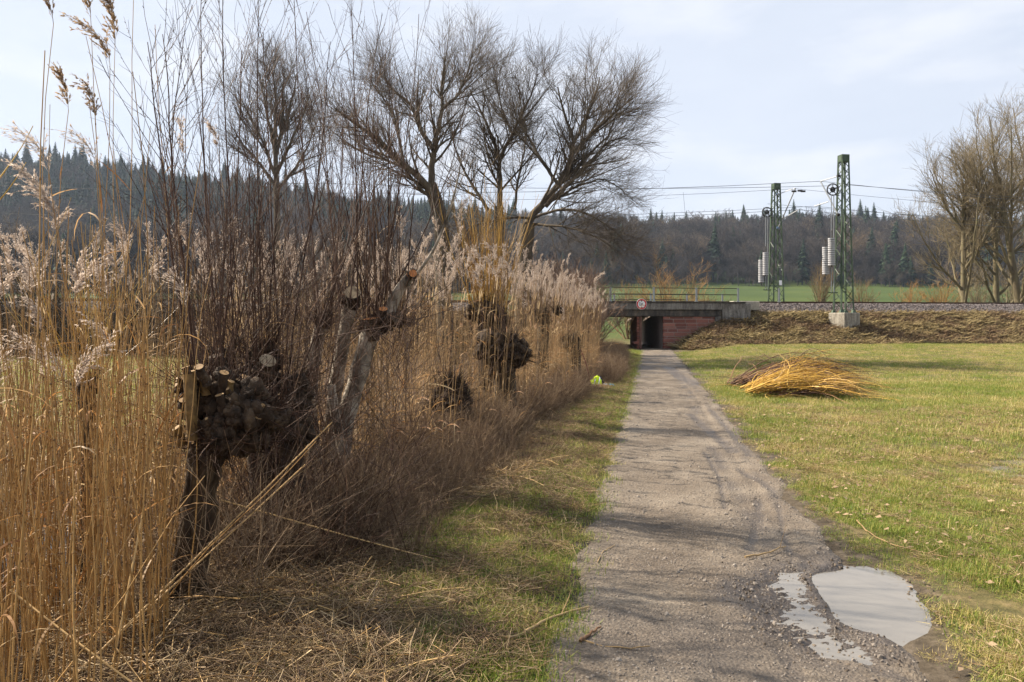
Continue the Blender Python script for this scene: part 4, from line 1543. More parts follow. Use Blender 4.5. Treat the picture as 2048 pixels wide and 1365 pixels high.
NEAR = add_band(1250, 2.6, 8.5, lambda Y: -.75 * Y - .8, lambda Y: reed_edge(Y) - .05)
MID = add_band(2700, 8.0, 20, lambda Y: -.72 * Y - .5, lambda Y: reed_edge(Y) + .1)
EDGE = add_band(2000, 6.5, 24, lambda Y: reed_edge(Y) - 1.2, lambda Y: reed_edge(Y) + .38)
FAR = add_band(1500, 20, 33, lambda Y: -.70 * Y, lambda Y: reed_edge(Y) + .2)
FRONT = np.stack([U(-2.15, -1.70, 46), U(3.5, 4.1, 46)], 1)
FRINGE = add_band(1150, 2.7, 7.0, lambda Y: reed_edge(Y) - 2.2, lambda Y: reed_edge(Y) - .05)
allr = np.concatenate([NEAR, FRONT, FRINGE, MID, EDGE, FAR])
# keep the pollards' own ground clear
for (cx_, cy_, rr_) in ((-1.85, 4.25, .22), (-1.6, 5.3, .35), (-1.6, 6.5, .42)):
    allr = allr[np.hypot(allr[:, 0] - cx_, allr[:, 1] - cy_) > rr_]
# clumpy
dens = fbm(allr[:, 0], allr[:, 1], 60, 1.2)
allr = allr[~((np.abs(allr[:, 0] - 2.16 - .11 * (allr[:, 1] - 18)) < .5) & (allr[:, 1] > 14.5) & (allr[:, 1] < 18.8))]
bq = allr[:, 0] / allr[:, 1]
allr = allr[R.rand(len(allr)) < np.where(allr[:, 1] > 8, 1 - sstep(-.36, -.46, bq) * np.where(allr[:, 1] > 14, .92, .62), 1.0 + 0 * allr[:, 1])]
dens = fbm(allr[:, 0], allr[:, 1], 60, 1.2)
allr = allr[(R.rand(len(allr)) < .75 + .35 * dens)]
n = len(allr)
cap_ = np.interp(allr[:, 1], [3, 5, 8, 12, 16, 22, 33], [2.25, 2.42, 2.66, 2.70, 2.64, 2.5, 2.5])
hr_ = R.rand(n)
hscale = cap_ / 2.75 * (1 - .45 * hr_ ** 1.3) * (1 + .08 * fbm(allr[:, 0], allr[:, 1], 61, 2.5))
near_m = allr[:, 1] < 8.5
hscale = np.where(near_m & (R.rand(n) < .09), hscale * U(1.15, 1.5, n), hscale)
lean = np.abs(R.normal(0, .06, n)) + (R.rand(n) < np.where(near_m, .09, .03)) * U(.2, .75, n)
laz = np.where(near_m, U(-3.14, 3.14, n), R.normal(.2, 1.3, n))         # mostly away from the wind
rot = np.stack([-lean * np.sin(laz), lean * np.cos(laz), np.zeros(n)], 1)
rot[:, 2] = 0
pl = (hr_ < np.where(near_m, .16, .38)) & (R.rand(n) < np.where(near_m, .6, .85))
zg = height(allr[:, 0], allr[:, 1])
order = np.argsort(allr[:, 1] + R.rand(n) * .3)
inframe = (np.abs(allr[:, 0] / allr[:, 1] + .02) < .70)
pick = [i for i in order if inframe[i]][:285]
rest = np.setdiff1d(np.arange(n), pick)
ridx = np.where(pl, R.randint(0, NP_, n), NP_ + R.randint(0, 7, n))
scatter('reed_bed', np.concatenate([allr[rest], (zg[rest] - .05)[:, None]], 1), rot[rest], hscale[rest], ridx[rest], REEDS)

RG = 'dry reeds at the near edge of the marsh'
RL = 'single dry tan reed stalk among the near reeds standing in marsh water'


def reed(x, y, z, rx, ry, hmul, plume, label, group, sc_=1.0, prefer=None, nleaf=None, dark=False):
    i, h_, me = STEM_M[R.randint(len(STEM_M))] if prefer is None else STEM_M[prefer]
    root = empty('reed', (x, y, z), label, 'reed', group)
    root.rotation_euler = (rx, ry, 0)
    s_ = inst('stem', me, root, (0, 0, 0), (0, 0, U(0, 6.28)), (1, 1, hmul))
    rz_ = s_.rotation_euler.z
    c_, sn = math.cos(rz_), math.sin(rz_)

    def at(f):
        p = STEMS[i] * h_
        k = min(f, .999) * 8; a = int(k); q = p[a] + (p[a + 1] - p[a]) * (k - a)
        return (q[0] * c_ - q[1] * sn, q[0] * sn + q[1] * c_, q[2] * hmul)
    for _ in range(R.randint(0, 3) if nleaf is None else nleaf):
        inst('leaf', LEAVES[R.randint(8)], root, at(U(.15, .9)), (U(-.2, .2), U(-.2, .2), U(0, 6.28)), U(.7, 1.2))
    if plume:
        inst('plume', (PLUMES_D if dark else PLUMES)[R.randint(4)], root, at(1.0), (0, 0, U(-.7, .7) + (math.pi if dark or R.rand() < .7 else 0)), (U(.9, 1.25) if dark else U(.6, .95)) * sc_)
    root['tip'] = at(1.0)
    return root


for i in pick:
    pw = bool(pl[i]) and R.rand() < .8
    lab_ = ('dry tan reed with a feathery plume standing in the near marsh edge', 'plumed dry reeds at the near edge of the marsh') if pw else \
           (('dry tan reed stalk leaning steeply across the upright ones near the pollards', 'steeply leaning dry reeds of the near marsh edge') if lean[i] > .25 else
            ('upright bare tan reed stalk without plume at the near marsh edge', 'upright bare dry reeds at the near edge of the marsh'))
    del reed(allr[i, 0], allr[i, 1], zg[i] - .05, rot[i, 0], rot[i, 1], hscale[i] * U(.8, 1.0), pw, *lab_)['tip']
# the tall plumed reeds against the sky
TALL = [((112, 700), (107, 50), 4.6, 'tall reed whose dark plume leaves the picture top, leftmost of the tall ones', True),
        ((118, 700), (137, 222), 4.7, 'tall reed with a whole dark plume against the sky, second from left', True),
        ((205, 700), (182, 46), 4.8, 'tall reed with cropped plume, second from left of those cropped above', True),
        ((218, 700), (220, 130), 4.7, 'tall reed with dark plume under the cropped plumes, right of the other tall plumes', True),
        ((222, 700), (230, 92), 4.9, 'tall reed with the rightmost dark plume reaching the picture top', True),
        ((236, 720), (268, -40), 4.6, 'long bare reed stem rising out of the picture top beside the plumes', False),
        ((290, 640), (170, 60), 5.0, 'long bare reed stem leaning left across the other tall reeds', False),
        ((100, 720), (100, 210), 4.9, 'tall bare reed with snapped tip left of the plumed reeds', False),
        ((200, 700), (190, 240), 4.8, 'tall reed with the lowest dark plume of the tall group', True),
        ((325, 640), (310, 50), 5.2, 'slender tall bare reed between the plumed reeds and brown shoots', False)]
for (a, c, Y, lab, plm) in TALL:
    p1 = P(*c, Y)
    p0 = P(a[0] + (a[0] - c[0]) * .5, 1000, Y)
    dirv = p1 - np.array([p0[0], Y, 0])
    x, y = p0[0], Y
    z = -.25
    ln = p1[2] - z
    rx, ry = 0, math.atan2(p1[0] - x, ln)
    tr_ = reed(x, y, z, 0, ry, ln / 3.2, plm, lab, 'tall plumed reeds against the sky', 1.1, prefer=2 + 3 * R.randint(12), nleaf=1, dark=True)
    tr_.rotation_euler = Vector(tr_['tip']).rotation_difference(Vector(p1 - np.array([x, y, z]))).to_euler()
    del tr_['tip']

# ------------------------------------------------------------------ pollards
def blob(c, r, amp=.35, sub=4, seed=0, sq=(1, 1, 1)):
    bm = bmesh.new()
    bmesh.ops.create_icosphere(bm, subdivisions=sub, radius=1)
    for v in bm.verts:
        d = v.co.normalized()
        k = 1 + amp * (mnoise.noise(d * 1.7 + Vector((seed * 3.1, 0, 0))) + .7 * mnoise.noise(d * 4.3 + Vector((0, seed, 0))) + .5 * mnoise.noise(d * 9 + Vector((0, 0, seed))) + .22 * mnoise.noise(d * 19))
        v.co = Vector((d.x * r * k * sq[0] + c[0], d.y * r * k * sq[1] + c[1], d.z * r * k * sq[2] + c[2]))
    return bm


def burl(parts, seed, knobs=26, kr=(.16, .34), amp=.38):
    b = MB()
    for i, (c, r_) in enumerate(parts):
        b.bm(blob(c, r_ * .88, amp, 4, seed + i), tint=.5)
        for k in range(knobs):
            d = norm(R.normal(size=3)); d[2] = d[2] * .8 + .15
            d = norm(d)
            kk = U(*kr) * r_
            b.bm(blob(np.array(c) + d * r_ * U(.78, .98), kk, .45, 2, seed + i + k * .37, (1, 1, U(.8, 1.5))), tint=.5)
    return b


def shoots_from(root, heads, n, ln, mat, spread, r0=.006, sub=4, name='shoot', up=.06, side=0.0, wig=.035, n2=5):
    """each shoot a part: main stem plus its side twigs"""
    for k in range(n):
        c, hr = heads[R.randint(len(heads))]
        az = U(0, 6.28)
        st = np.array(c) + np.array([math.cos(az), math.sin(az), 0]) * hr * U(.2, .9) + [0, 0, hr * U(-.2, .7)]
        tilt = abs(R.normal(0, spread))
        d = np.array([math.cos(az) * math.sin(tilt) + side, math.sin(az) * math.sin(tilt), math.cos(tilt)])
        L_ = U(*ln)
        K = 10
        pts = np.empty((K, 3)); pts[0] = st
        for j in range(1, K):
            d = norm(d + np.array([0, 0, up]) + wig * R.normal(size=3))
            pts[j] = pts[j - 1] + d * L_ / (K - 1)
        rr = np.linspace(1, .28, K) * r0 * U(.7, 1.3) * (L_ / 2.4) ** .5
        b = MB(); b.tubes(pts, rr, 5, tint=U(.2, .8))
        t1, q1 = spawn(pts[None], rr[None], sub, .25, .97, (18, 45), (.2, .75), 5, .08, .06, .6, .5, .0016, relative=False)
        b.tubes(t1, q1, 3)
        if n2:
            t2, q2 = spawn(t1, q1, n2, .2, 1, (20, 50), (.06, .25), 3, .05, .08, .7, .6, .0012, relative=False)
            b.tubes(t2, q2, 3)
        b.build(name, mat, root)


def stubs(root, c, r, n, mat, cut, rad=(.012, .026), ln=(.05, .13), zmin=-.2, name='stub'):
    for k in range(n):
        d = norm(R.normal(size=3))
        d[2] = abs(d[2]) * .9 + zmin * 0 + U(-.15, .4)
        d = norm(d)
        p0 = np.array(c) + d * r * .75
        p1 = np.array(c) + d * (r + U(*ln)) + [0, 0, U(0, .03)]
        b = MB(); ra = U(*rad)
        b.tubes(np.array([p0, (p0 + p1) / 2 + R.normal(size=3) * .005, p1]), [ra * 1.2, ra, ra * 1.05], 8, cap=True, capmat=1)
        b.build(name, [mat, cut], root, smooth=False)


def brush_hair(b, c, r, n, ln=(.06, .2), rr=.0022, up=.2):
    n = int(n)
    cl = norm(R.normal(size=(max(4, n // 14), 3)))
    d = norm(cl[R.randint(0, len(cl), n)] + R.normal(size=(n, 3)) * .28)
    d[:, 2] = np.where(d[:, 2] < 0, d[:, 2] * .5, d[:, 2]) + up * .5
    d = norm(d)
    p0 = np.array(c) + d * r * .8
    L_ = (ln[0] + (ln[1] - ln[0]) * R.rand(n) ** 2.2)[:, None]
    bend = norm(R.normal(size=(n, 3))) * L_ * .35
    p1 = p0 + d * L_ * .45 + bend * .3
    p2 = p0 + d * L_ * .8 + bend * .7 + [0, 0, .01]
    p3 = p0 + d * L_ + bend * 1.2 + [0, 0, .03]
    b.tubes(np.stack([p0, p1, p2, p3], 1), rr * np.linspace(1.1, .4, 4)[None] * U(.6, 1.3, n)[:, None], 3)


# A: the near gnarled pollard
R.seed(101)
pa = P(375, 1215, 4.22); pa[2] = float(height(pa[0], pa[1])) - .05
A = empty('pollard_willow', pa, 'gnarled dark pollard willow nearest the reeds with stubby yellowish cut stumps on its head', 'pollard tree')
YA = 4.22
tb = MB()
q = smooth_path([pa - [0, 0, .1], P(378, 1150, YA), P(392, 1060, YA), P(402, 970, YA), P(412, 900, YA), P(425, 840, YA)], 20)
tb.tubes(q, np.linspace(.092, .075, 20) * (1 + .12 * np.sin(np.arange(20) * 1.3) + .10 * np.sin(np.arange(20) * 3.1)) * np.where(np.arange(20) < 3, 1.25, 1), 16)
# ribs up the trunk
rb = []
for k in range(11):
    a = k * 6.283 / 11
    off = np.stack([np.cos(a + np.linspace(0, .7, 20)), np.sin(a + np.linspace(0, .7, 20)), np.zeros(20)], 1) * np.linspace(.088, .068, 20)[:, None] * (1 + .10 * R.normal(size=(20, 1)))
    rb.append(q + off + R.normal(size=(20, 3)) * .006)
tb.tubes(np.array(rb), .022 * (1 + .4 * np.sin(np.arange(20) * .9))[None].repeat(11, 0), 5)
tb.build('trunk', M['trunk_ribbed'], A)
HA = [(P(392, 790, YA), .105), (P(440, 800, YA + .05), .14), (P(490, 818, YA - .02), .15), (P(538, 832, YA + .06), .10), (P(450, 868, YA - .06), .12), (P(420, 905, YA), .10), (P(500, 872, YA), .10)]
hb = burl(HA, 1, 34)
hb.build('pollard_head', M['gnarl'], A)
kb = MB()
for c, r_ in HA:
    brush_hair(kb, c, r_, 150, (.04, .28), .0024)
tag(kb.build('bristle', M['shoot'], A), kind='stuff')
for px, py, rr_, ln_ in ((378, 745, .034, .13), (398, 735, .030, .12), (362, 760, .028, .10), (372, 735, .026, .10), (405, 755, .03, .10), (448, 745, .030, .16), (462, 765, .026, .10), (438, 790, .028, .10), (470, 785, .024, .09), (500, 812, .03, .09), (365, 800, .026, .11), (355, 855, .03, .10), (515, 835, .028, .10)):
    p1 = P(px, py, YA - .12 + U(-.06, .06))
    dd = norm(np.array([U(-.3, .3) + (px - 430) / 300, -.35 + U(-.2, .2), .8]))
    rr_ *= .8
    kk = np.linspace(0, 1, 6)[:, None]
    sp_ = (p1 - dd * ln_) * (1 - kk) + p1 * kk + R.normal(size=(6, 3)) * rr_ * .12
    b = MB(); b.tubes(sp_, rr_ * np.array([1.15, .95, 1.0, 1.08, .92, 1.05]) * U(.92, 1.08, 6), 9, cap=True, capmat=1)
    b.build('stub', [M['stub_yellow'] if R.rand() < .5 else M['gnarl'], M['cut']], A)
b = MB(); b.tubes(np.array([P(385, 880, YA - .15), P(382, 820, YA - .17), P(380, 750, YA - .14)]), [.028, .03, .036], 9, cap=True, capmat=1)
b.build('stub', [M['stub_yellow'], M['cut']], A, smooth=False)
shoots_from(A, [(P(400, 770, YA + .1), .1), (P(470, 800, YA + .1), .12)], 20, (.7, 1.8), M['shoot'], .20, .0055)

for c, r_ in HA:
    stubs(A, c, r_, 5, M['gnarl'], M['cut'], (.006, .013), (.02, .06))
# B: dark head just behind, with a pale sawn face
pb = P(560, 1090, 5.3); pb[2] = float(height(pb[0], pb[1])) - .05
B = empty('pollard_willow', pb, 'dark pollard with a large pale sawn face between the gnarled pollard and grey-barked stems', 'pollard tree')
YB = 5.3
tb = MB()
for dx in (-35, 25):
    q = smooth_path([pb + [dx / 283, 0, -.1], P(560 + dx * .8, 960, YB), P(548 + dx * .9, 860, YB), P(540 + dx * 1.2, 790, YB)], 14)
    tb.tubes(q, np.linspace(.12, .10, 14), 12)
tb.build('trunk', M['gnarl'], B)
hb = MB()
HB = [(P(520, 775, YB), .16), (P(575, 800, YB + .05), .16), (P(530, 720, YB + .05), .12), (P(500, 840, YB), .14), (P(590, 860, YB), .13), (P(445, 720, YB), .08)]
hb = burl(HB, 11, 24)
hb.build('pollard_head', M['gnarl'], B)
kb = MB()
for c, r_ in HB:
    brush_hair(kb, c, r_, 150, (.05, .35), .0026)
tag(kb.build('bristle', M['gnarl'], B), kind='stuff')
for (px, py, rr_, dd, mt) in ((536, 722, .056, (.50, -.55, .66), 'cut_pale'), (520, 797, .055, (.1, -.3, .9), 'cut_pale'), (475, 758, .06, (-.1, -.35, .9), 'cut'), (430, 712, .05, (-.2, -.2, .95), 'gnarl')):
    p1 = P(px, py, YB - .26); d_ = norm(np.array(dd))
    kk = np.linspace(0, 1, 6)[:, None]
    b = MB(); b.tubes((p1 - d_ * .3) * (1 - kk) + p1 * kk + R.normal(size=(6, 3)) * .006, rr_ * U(.85, 1.05, 6), 14, cap=True, capmat=1)
    b.build('stub', [M['gnarl'], M[mt]], B)
    hb = MB(); hb.bm(blob(p1 - d_ * .10, rr_ * 1.15, .6, 3, px), tint=.5); hb.build('knuckle', M['gnarl'], B)
shoots_from(B, [(P(450, 730, YB), .1), (P(520, 740, YB), .14), (P(575, 790, YB), .14)], 44, (.8, 2.1), M['shoot'], .24, .006)

# C: grey-barked alder with sawn stems
YC = 6.74
pcw = P(660, 1000, YC); pcw[2] = float(height(pcw[0], pcw[1])) - .05
Cc = empty('pollard_alder', pcw, 'pale grey barked multi-stem pollard alder with fresh orange saw cuts', 'pollard tree')
stems = [([(690, 1010), (682, 900), (692, 830), (715, 760), (733, 690), (746, 650)], .095, .105, 0),
         ([(640, 1010), (628, 900), (618, 800), (630, 700), (645, 640)], .075, .075, .25),
         ([(655, 1000), (655, 900), (668, 800), (682, 700), (700, 610)], .085, .080, .4),
         ([(700, 1000), (690, 920), (672, 840), (662, 770)], .06, .05, -.15),
         ([(600, 1010), (592, 930), (600, 850), (612, 760)], .07, .06, .1)]
for pts_, ra, rb_, dy in stems:
    q = smooth_path([P(x, y, YC + dy) for x, y in pts_], 16)
    b = MB(); b.tubes(q, .82 * np.linspace(ra, rb_, 16) * (1 + .08 * np.sin(np.arange(16) * 2.1 + ra * 99)), 12, cap=True)
    b.build('trunk', M['bark_grey'], Cc)
hb = MB()
HC = [(P(762, 645, YC), .11), (P(795, 640, YC), .08), (P(735, 655, YC), .08), (P(700, 600, YC + .4), .11), (P(648, 640, YC + .25), .10), (P(612, 760, YC + .1), .10)]
for i, (c, r_) in enumerate(HC):
    hb = burl([(c, r_ * .9)], i + 31, 18)
    hb.build('pollard_head', M['gnarl'], Cc)
kb = MB()
for c, r_ in HC:
    brush_hair(kb, c, r_, 110, (.05, .35), .0026)
for k in range(5):
    brush_hair(kb, P(640 + k * 14, 980, YC - .1), .12, 60, (.15, .5), .003)
tag(kb.build('bristle', M['shoot'], Cc), kind='stuff')
for (px, py, rr_, dd, mt) in ((742, 637, .066, (-.1, -.18, 1), 'cut_orange'), (766, 618, .04, (.1, -.5, .9), 'cut_orange'), (705, 585, .07, (.1, -.7, .5), 'cut_pale'), (790, 636, .06, (.8, -.3, .3), 'gnarl')):
    p1 = P(px, py, YC - .1); d_ = norm(np.array(dd))
    b = MB(); b.tubes(np.array([p1 - d_ * .2, p1 - d_ * .08, p1]), [rr_ * .8, rr_ * .9, rr_], 14, cap=True, capmat=1)
    b.build('stub', [M['gnarl'], M[mt]], Cc, smooth=False)
b = MB()
b.tubes(smooth_path([P(775, 640, YC), P(785, 605, YC), P(800, 578, YC - .05), P(820, 553, YC - .1)], 10), np.linspace(.062, .042, 10), 10, cap=True, capmat=1)
b.build('limb', [M['bark_grey'], M['cut_orange']], Cc)
hb = MB(); hb.bm(blob(P(824, 550, YC - .1), .05, .5, 3, 77)); hb.build('knuckle', M['gnarl'], Cc)
b = MB(); p1 = P(826, 547, YC - .16); d_ = norm(np.array([.2, -1, .2])); b.tubes(np.array([p1 - d_ * .06, p1]), .034, 10, cap=True, capmat=1); b.build('stub', [M['gnarl'], M['cut_orange']], Cc, smooth=False)
b = MB(); sp_ = smooth_path([P(828, 555, YC - .1), P(868, 505, YC - .2), P(893, 440, YC - .25), P(915, 370, YC - .3), P(925, 300, YC - .3)], 12)
b.tubes(sp_, np.linspace(.016, .004, 12), 6)
t1, q1 = spawn(sp_[None], np.linspace(.016, .004, 12)[None], 9, .2, .95, (20, 45), (.2, .6), 5, .1, .06, .5, .5, .002, relative=False)
b.tubes(t1, q1, 3); b.build('shoot', M['bark_grey'], Cc)
shoots_from(Cc, [(c, r_) for c, r_ in HC[:5]], 64, (.9, 2.5), M['shoot'], .28, .006)
# low side shoots arching down-left and up-right
shoots_from(Cc, [(P(660, 880, YC - .2), .2), (P(640, 800, YC - .2), .15)], 44, (.8, 1.8), M['shoot'], .95, .0045, up=.05, n2=4)

# the tall traced shoots
TR = [([(460, 760), (430, 640), (412, 500), (405, 320), (397, 150), (394, -20)], 5.2, A), ([(470, 740), (460, 560), (452, 350), (443, 130), (442, -20)], 5.3, B),
      ([(525, 700), (520, 500), (520, 300), (518, 120), (518, -30)], 5.3, B), ([(640, 650), (625, 480), (608, 340), (592, 150), (585, -40)], 6.4, Cc),
      ([(715, 620), (712, 450), (710, 250), (706, 100), (704, -40)], 6.6, Cc), ([(680, 640), (660, 400), (648, 220), (625, 90), (613, 20)], 6.5, Cc),
      ([(760, 620), (775, 500), (805, 330), (830, 150), (835, 25)], 6.7, Cc), ([(385, 730), (350, 560), (325, 380), (305, 200), (288, 80)], 4.4, A),
      ([(392, 740), (362, 500), (345, 300), (336, 130), (328, 62)], 4.5, A), ([(560, 690), (545, 500), (537, 300), (530, 65)], 5.4, B),
      ([(700, 600), (722, 420), (735, 200), (765, 30)], 6.6, Cc), ([(400, 730), (375, 560), (345, 400), (352, 220), (372, 88)], 4.6, A),
      ([(445, 700), (470, 500), (482, 300), (488, 100)], 5.3, B), ([(575, 780), (600, 560), (640, 360), (660, 85)], 5.4, B),
      ([(755, 640), (850, 470), (905, 330), (940, 215)], 6.7, Cc), ([(590, 780), (690, 520), (760, 350), (800, 240)], 5.5, B)]
for pts_, Y, root in TR:
    q = smooth_path([P(x, y, Y + .12 * i) for i, (x, y) in enumerate(pts_)], 14)
    q[1:] += np.cumsum(R.normal(size=(13, 3)) * .004, 0)
    rr = np.linspace(.0078, .0026, 14)
    b = MB(); b.tubes(q, rr, 6, tint=U(.2, .6))
    t1, q1 = spawn(q[None], rr[None], 13, .3, .97, (15, 42), (.2, .9), 6, .07, .05, .55, .5, .002, relative=False)
    b.tubes(t1, q1, 4)
    t2, q2 = spawn(t1, q1, 3, .2, 1, (20, 45), (.08, .3), 4, .05, .06, .7, .6, .0015, relative=False)
    b.tubes(t2, q2, 3)
    # buds
    bd, _ = spawn(t1, q1, 7, .1, 1, (20, 40), (.010, .018), 2, 0, 0, 1, .4, .0026, relative=False)
    b.tubes(bd, np.array([[.0026, .001]]), 3)
    bd, _ = spawn(q[None], rr[None], 26, .3, 1, (15, 35), (.012, .02), 2, 0, 0, 1, .4, .003, relative=False)
    b.tubes(bd, np.array([[.003, .001]]), 3)
    b.build('shoot', M['shoot'], root)


n_ = 1000
tx, ty = U(430, 740, n_), U(4.5, 6.8, n_)
p0 = np.stack([(tx - CX) / F * ty, ty, U(-.05, .25, n_)], 1)
d = norm(np.stack([R.normal(.25, .6, n_), R.normal(0, .4, n_), np.abs(R.normal(.8, .5, n_))], 1))
L_ = U(.25, 1.0, n_)[:, None]
bend = R.normal(size=(n_, 3)) * .10 * L_
tg = MB()
tg.tubes(np.stack([p0, p0 + d * L_ * .35 + bend * .4, p0 + d * L_ * .7 + bend, p0 + d * L_ + bend * 1.6 - [0, 0, .05]], 1), U(.0012, .0032, n_)[:, None] * np.array([[1, .9, .7, .4]]), 3)
tg.build('twig_undergrowth', M['shoot'])['kind'] = 'stuff'
n_ = 420
p0 = np.stack([U(-2.1, -1.2, n_), U(3.75, 4.6, n_), U(-.05, .5, n_)], 1)
d = norm(np.stack([R.normal(.1, .7, n_), R.normal(0, .5, n_), R.normal(.7, .5, n_)], 1))
L_ = U(.2, .8, n_)[:, None]
bend = R.normal(size=(n_, 3)) * .10 * L_
tg = MB()
tg.tubes(np.stack([p0, p0 + d * L_ * .35 + bend * .4, p0 + d * L_ * .7 + bend, p0 + d * L_ + bend * 1.5], 1), U(.0009, .0024, n_)[:, None] * np.array([[1, .9, .7, .4]]), 3)
tg.build('twig_litter', M['weed'])['kind'] = 'stuff'
n_ = 1100
ty = U(4.5, 8.0, n_)
tx = np.where(R.rand(n_) < .75, U(400, 670, n_), U(770, 830, n_))
p0 = np.stack([(tx - CX) / F * ty, ty, U(.3, 1.7, n_)], 1)
d = norm(np.stack([R.normal(.1, .8, n_), R.normal(0, .5, n_), R.normal(.75, .6, n_)], 1))
L_ = U(.3, 1.1, n_)[:, None]
bend = R.normal(size=(n_, 3)) * .08 * L_
tg = MB()
tg.tubes(np.stack([p0, p0 + d * L_ * .35 + bend * .4, p0 + d * L_ * .7 + bend, p0 + d * L_ + bend * 1.5], 1), U(.001, .0027, n_)[:, None] * np.array([[1, .9, .7, .4]]), 3)
tg.build('twig_tangle', M['shoot'])['kind'] = 'stuff'


def mid_pollard(px, Y, hz, r_, label, hair, mat_shoot=None, ns=0, ln=(1, 2), spread=.2, heads=None, r0=.007):
    base = P(px, 640, Y); base[2] = float(height(base[0], base[1])) - .05
    o = empty('pollard_willow', base, label, 'pollard tree', 'pollard willows along the reed bed')
    top = base.copy(); top[2] = hz
    b = MB(); b.tubes(smooth_path([base - [0, 0, .1], base * .5 + top * .5 + [U(-.06, .06), 0, 0], top], 10), np.linspace(.17, .15, 10) * min(1.0, r_ / .2), 10); b.build('trunk', M['trunk_ribbed'], o)
    hd = [(top - np.array([0, 0, r_ * 1.1]), r_ * .62), (top, r_ * .75), (top + np.array([U(-1, 1), U(-.3, .3), U(-.9, -.3)]) * r_ * .8, r_ * .6), (top + np.array([U(-1, 1), U(-.3, .3), U(-.4, .5)]) * r_ * .8, r_ * .5)] + [(top + np.array(d) * r_, r_ * k) for d, k in (heads or [])]
    b = burl(hd, px, 14, (.2, .42), .5)
    b.build('pollard_head', M['gnarl'], o)
    b = MB()
    for c, rr_ in hd:
        brush_hair(b, c, rr_, hair * .7, (.03, .22), .0032)
    tag(b.build('bristle', M['gnarl'], o), kind='stuff')
    if ns:
        shoots_from(o, hd, ns, ln, mat_shoot, spread, r0, sub=3, n2=0)
    return o


mid_pollard(975, 11.9, 1.80, .24, 'pollard willow with bright yellow shoots above its dark head', 300, M['shoot_amber'], 85, (1.0, 2.2), .26, [((.6, -.1, -.6), .8), ((-.5, .1, -.2), .8)], .009)
mid_pollard(1005, 10.6, 1.22, .26, 'dark bushy headed pollard below the yellow shoots', 420, M['shoot'], 14, (.5, 1.5), .4, [((-.7, 0, .1), .8), ((.8, 0, -.3), .7)])
mid_pollard(908, 8.9, .78, .21, 'low dark pollard with a bristly head in the reed edge', 420, M['shoot'], 18, (.4, 1.2), .45, [((.1, -.3, -.7), .85)])
mid_pollard(1147, 17.0, 1.15, .20, 'small dark bristly pollard farthest along the reed edge', 300, M['shoot'], 12, (.5, 1.2), .4)
mid_pollard(1088, 15.5, 1.75, .16, 'thin pollard with knuckled head among the reed plumes', 160, M['shoot'], 14, (.6, 1.6), .4, [((1.8, 0, .5), .6)])
# yellow pollard at the left among the reeds
pL = mid_pollard(172, 5.6, 1.12, .085, 'small pollard with thin yellow shoots deep among the near reeds', 60, M['shoot_yellow'], 26, (.5, 1.3), .55, None, .005)

# bare yellow twigs reaching in from the picture edge
b = MB()
for pts_ in ([(-60, 440), (0, 355), (45, 295), (66, 252)], [(-60, 450), (0, 402), (38, 350), (52, 325)]):
    q = smooth_path([P(x, y, 3.9) for x, y in pts_], 10)
    b.tubes(q, np.linspace(.005, .002, 10), 5, tint=.8)
tw_o = b.build('willow_twig', M['shoot_yellow'], loc=P(-60, 445, 3.9))
tag(tw_o, 'pale sunlit forked twig reaching in from the picture edge above the reeds', 'twig')

R.seed(202)
# ------------------------------------------------------------------ brush piles on the meadow
ROD = {}
for key, mat in (('yellow', M['shoot_yellow']), ('brown', M['rod_brown'])):
    ROD[key] = []
    for i in range(16):
        K = 9
        t = np.linspace(0, 1, K)
        a = U(.7, 1.3)
        p = np.stack([t, U(-.06, .06) * np.sin(t * 3) + np.cumsum(R.normal(0, .008, K)), np.sin(np.clip(t * a, 0, 1.15) * 2.6) * .30], 1)
        p[:, 2] -= p[0, 2]
        r = np.linspace(.0058, .0018, K)
        b = MB(); b.tubes(p, r, 5, tint=U(.25, .85))
        t1, q1 = spawn(p[None], r[None], 5, .25, .95, (12, 30), (.10, .35), 5, -.03, .06, .6, .5, .0016, relative=False)
        b.tubes(t1, q1, 3, tint=U(.2, .6, 5))
        ROD[key].append(b.mesh('rod', mat))


def pile(name, x0, y0, label, layers):
    o = empty(name, (x0, y0, float(height(x0, y0))), label, 'brush pile', 'willow cuttings heaped on the meadow')
    for (n, key, bx, by, rz0, rzs, ln, arch, zz) in layers:
        for i in range(n):
            a = inst('rod', ROD[key][R.randint(16)], o, (U(*bx), U(*by), U(*zz)), (R.normal(0, .50), U(-.10, .08), rz0 + R.normal(0, rzs * 1.5)), (1, 1, 1))
            L_ = U(*ln)
            a.scale = (L_ * U(.7, 1.05), L_, L_ * U(*arch) * U(.42, .78))
    return o


def bundles(nb, key, bx, by, rz0, rzs, ln, arch, zz, per=13):
    out = []
    for _ in range(nb):
        x, y, rz_, l_, a_, z_ = U(*bx), U(*by), R.normal(rz0, rzs), U(*ln), U(*arch), U(*zz)
        out.append((per, key, (x - .10, x + .12), (y - .10, y + .10), rz_, .05, (l_ * .8, l_ * 1.1), (a_ * .75, a_ * 1.2), (z_, z_ + .05)))
    return out


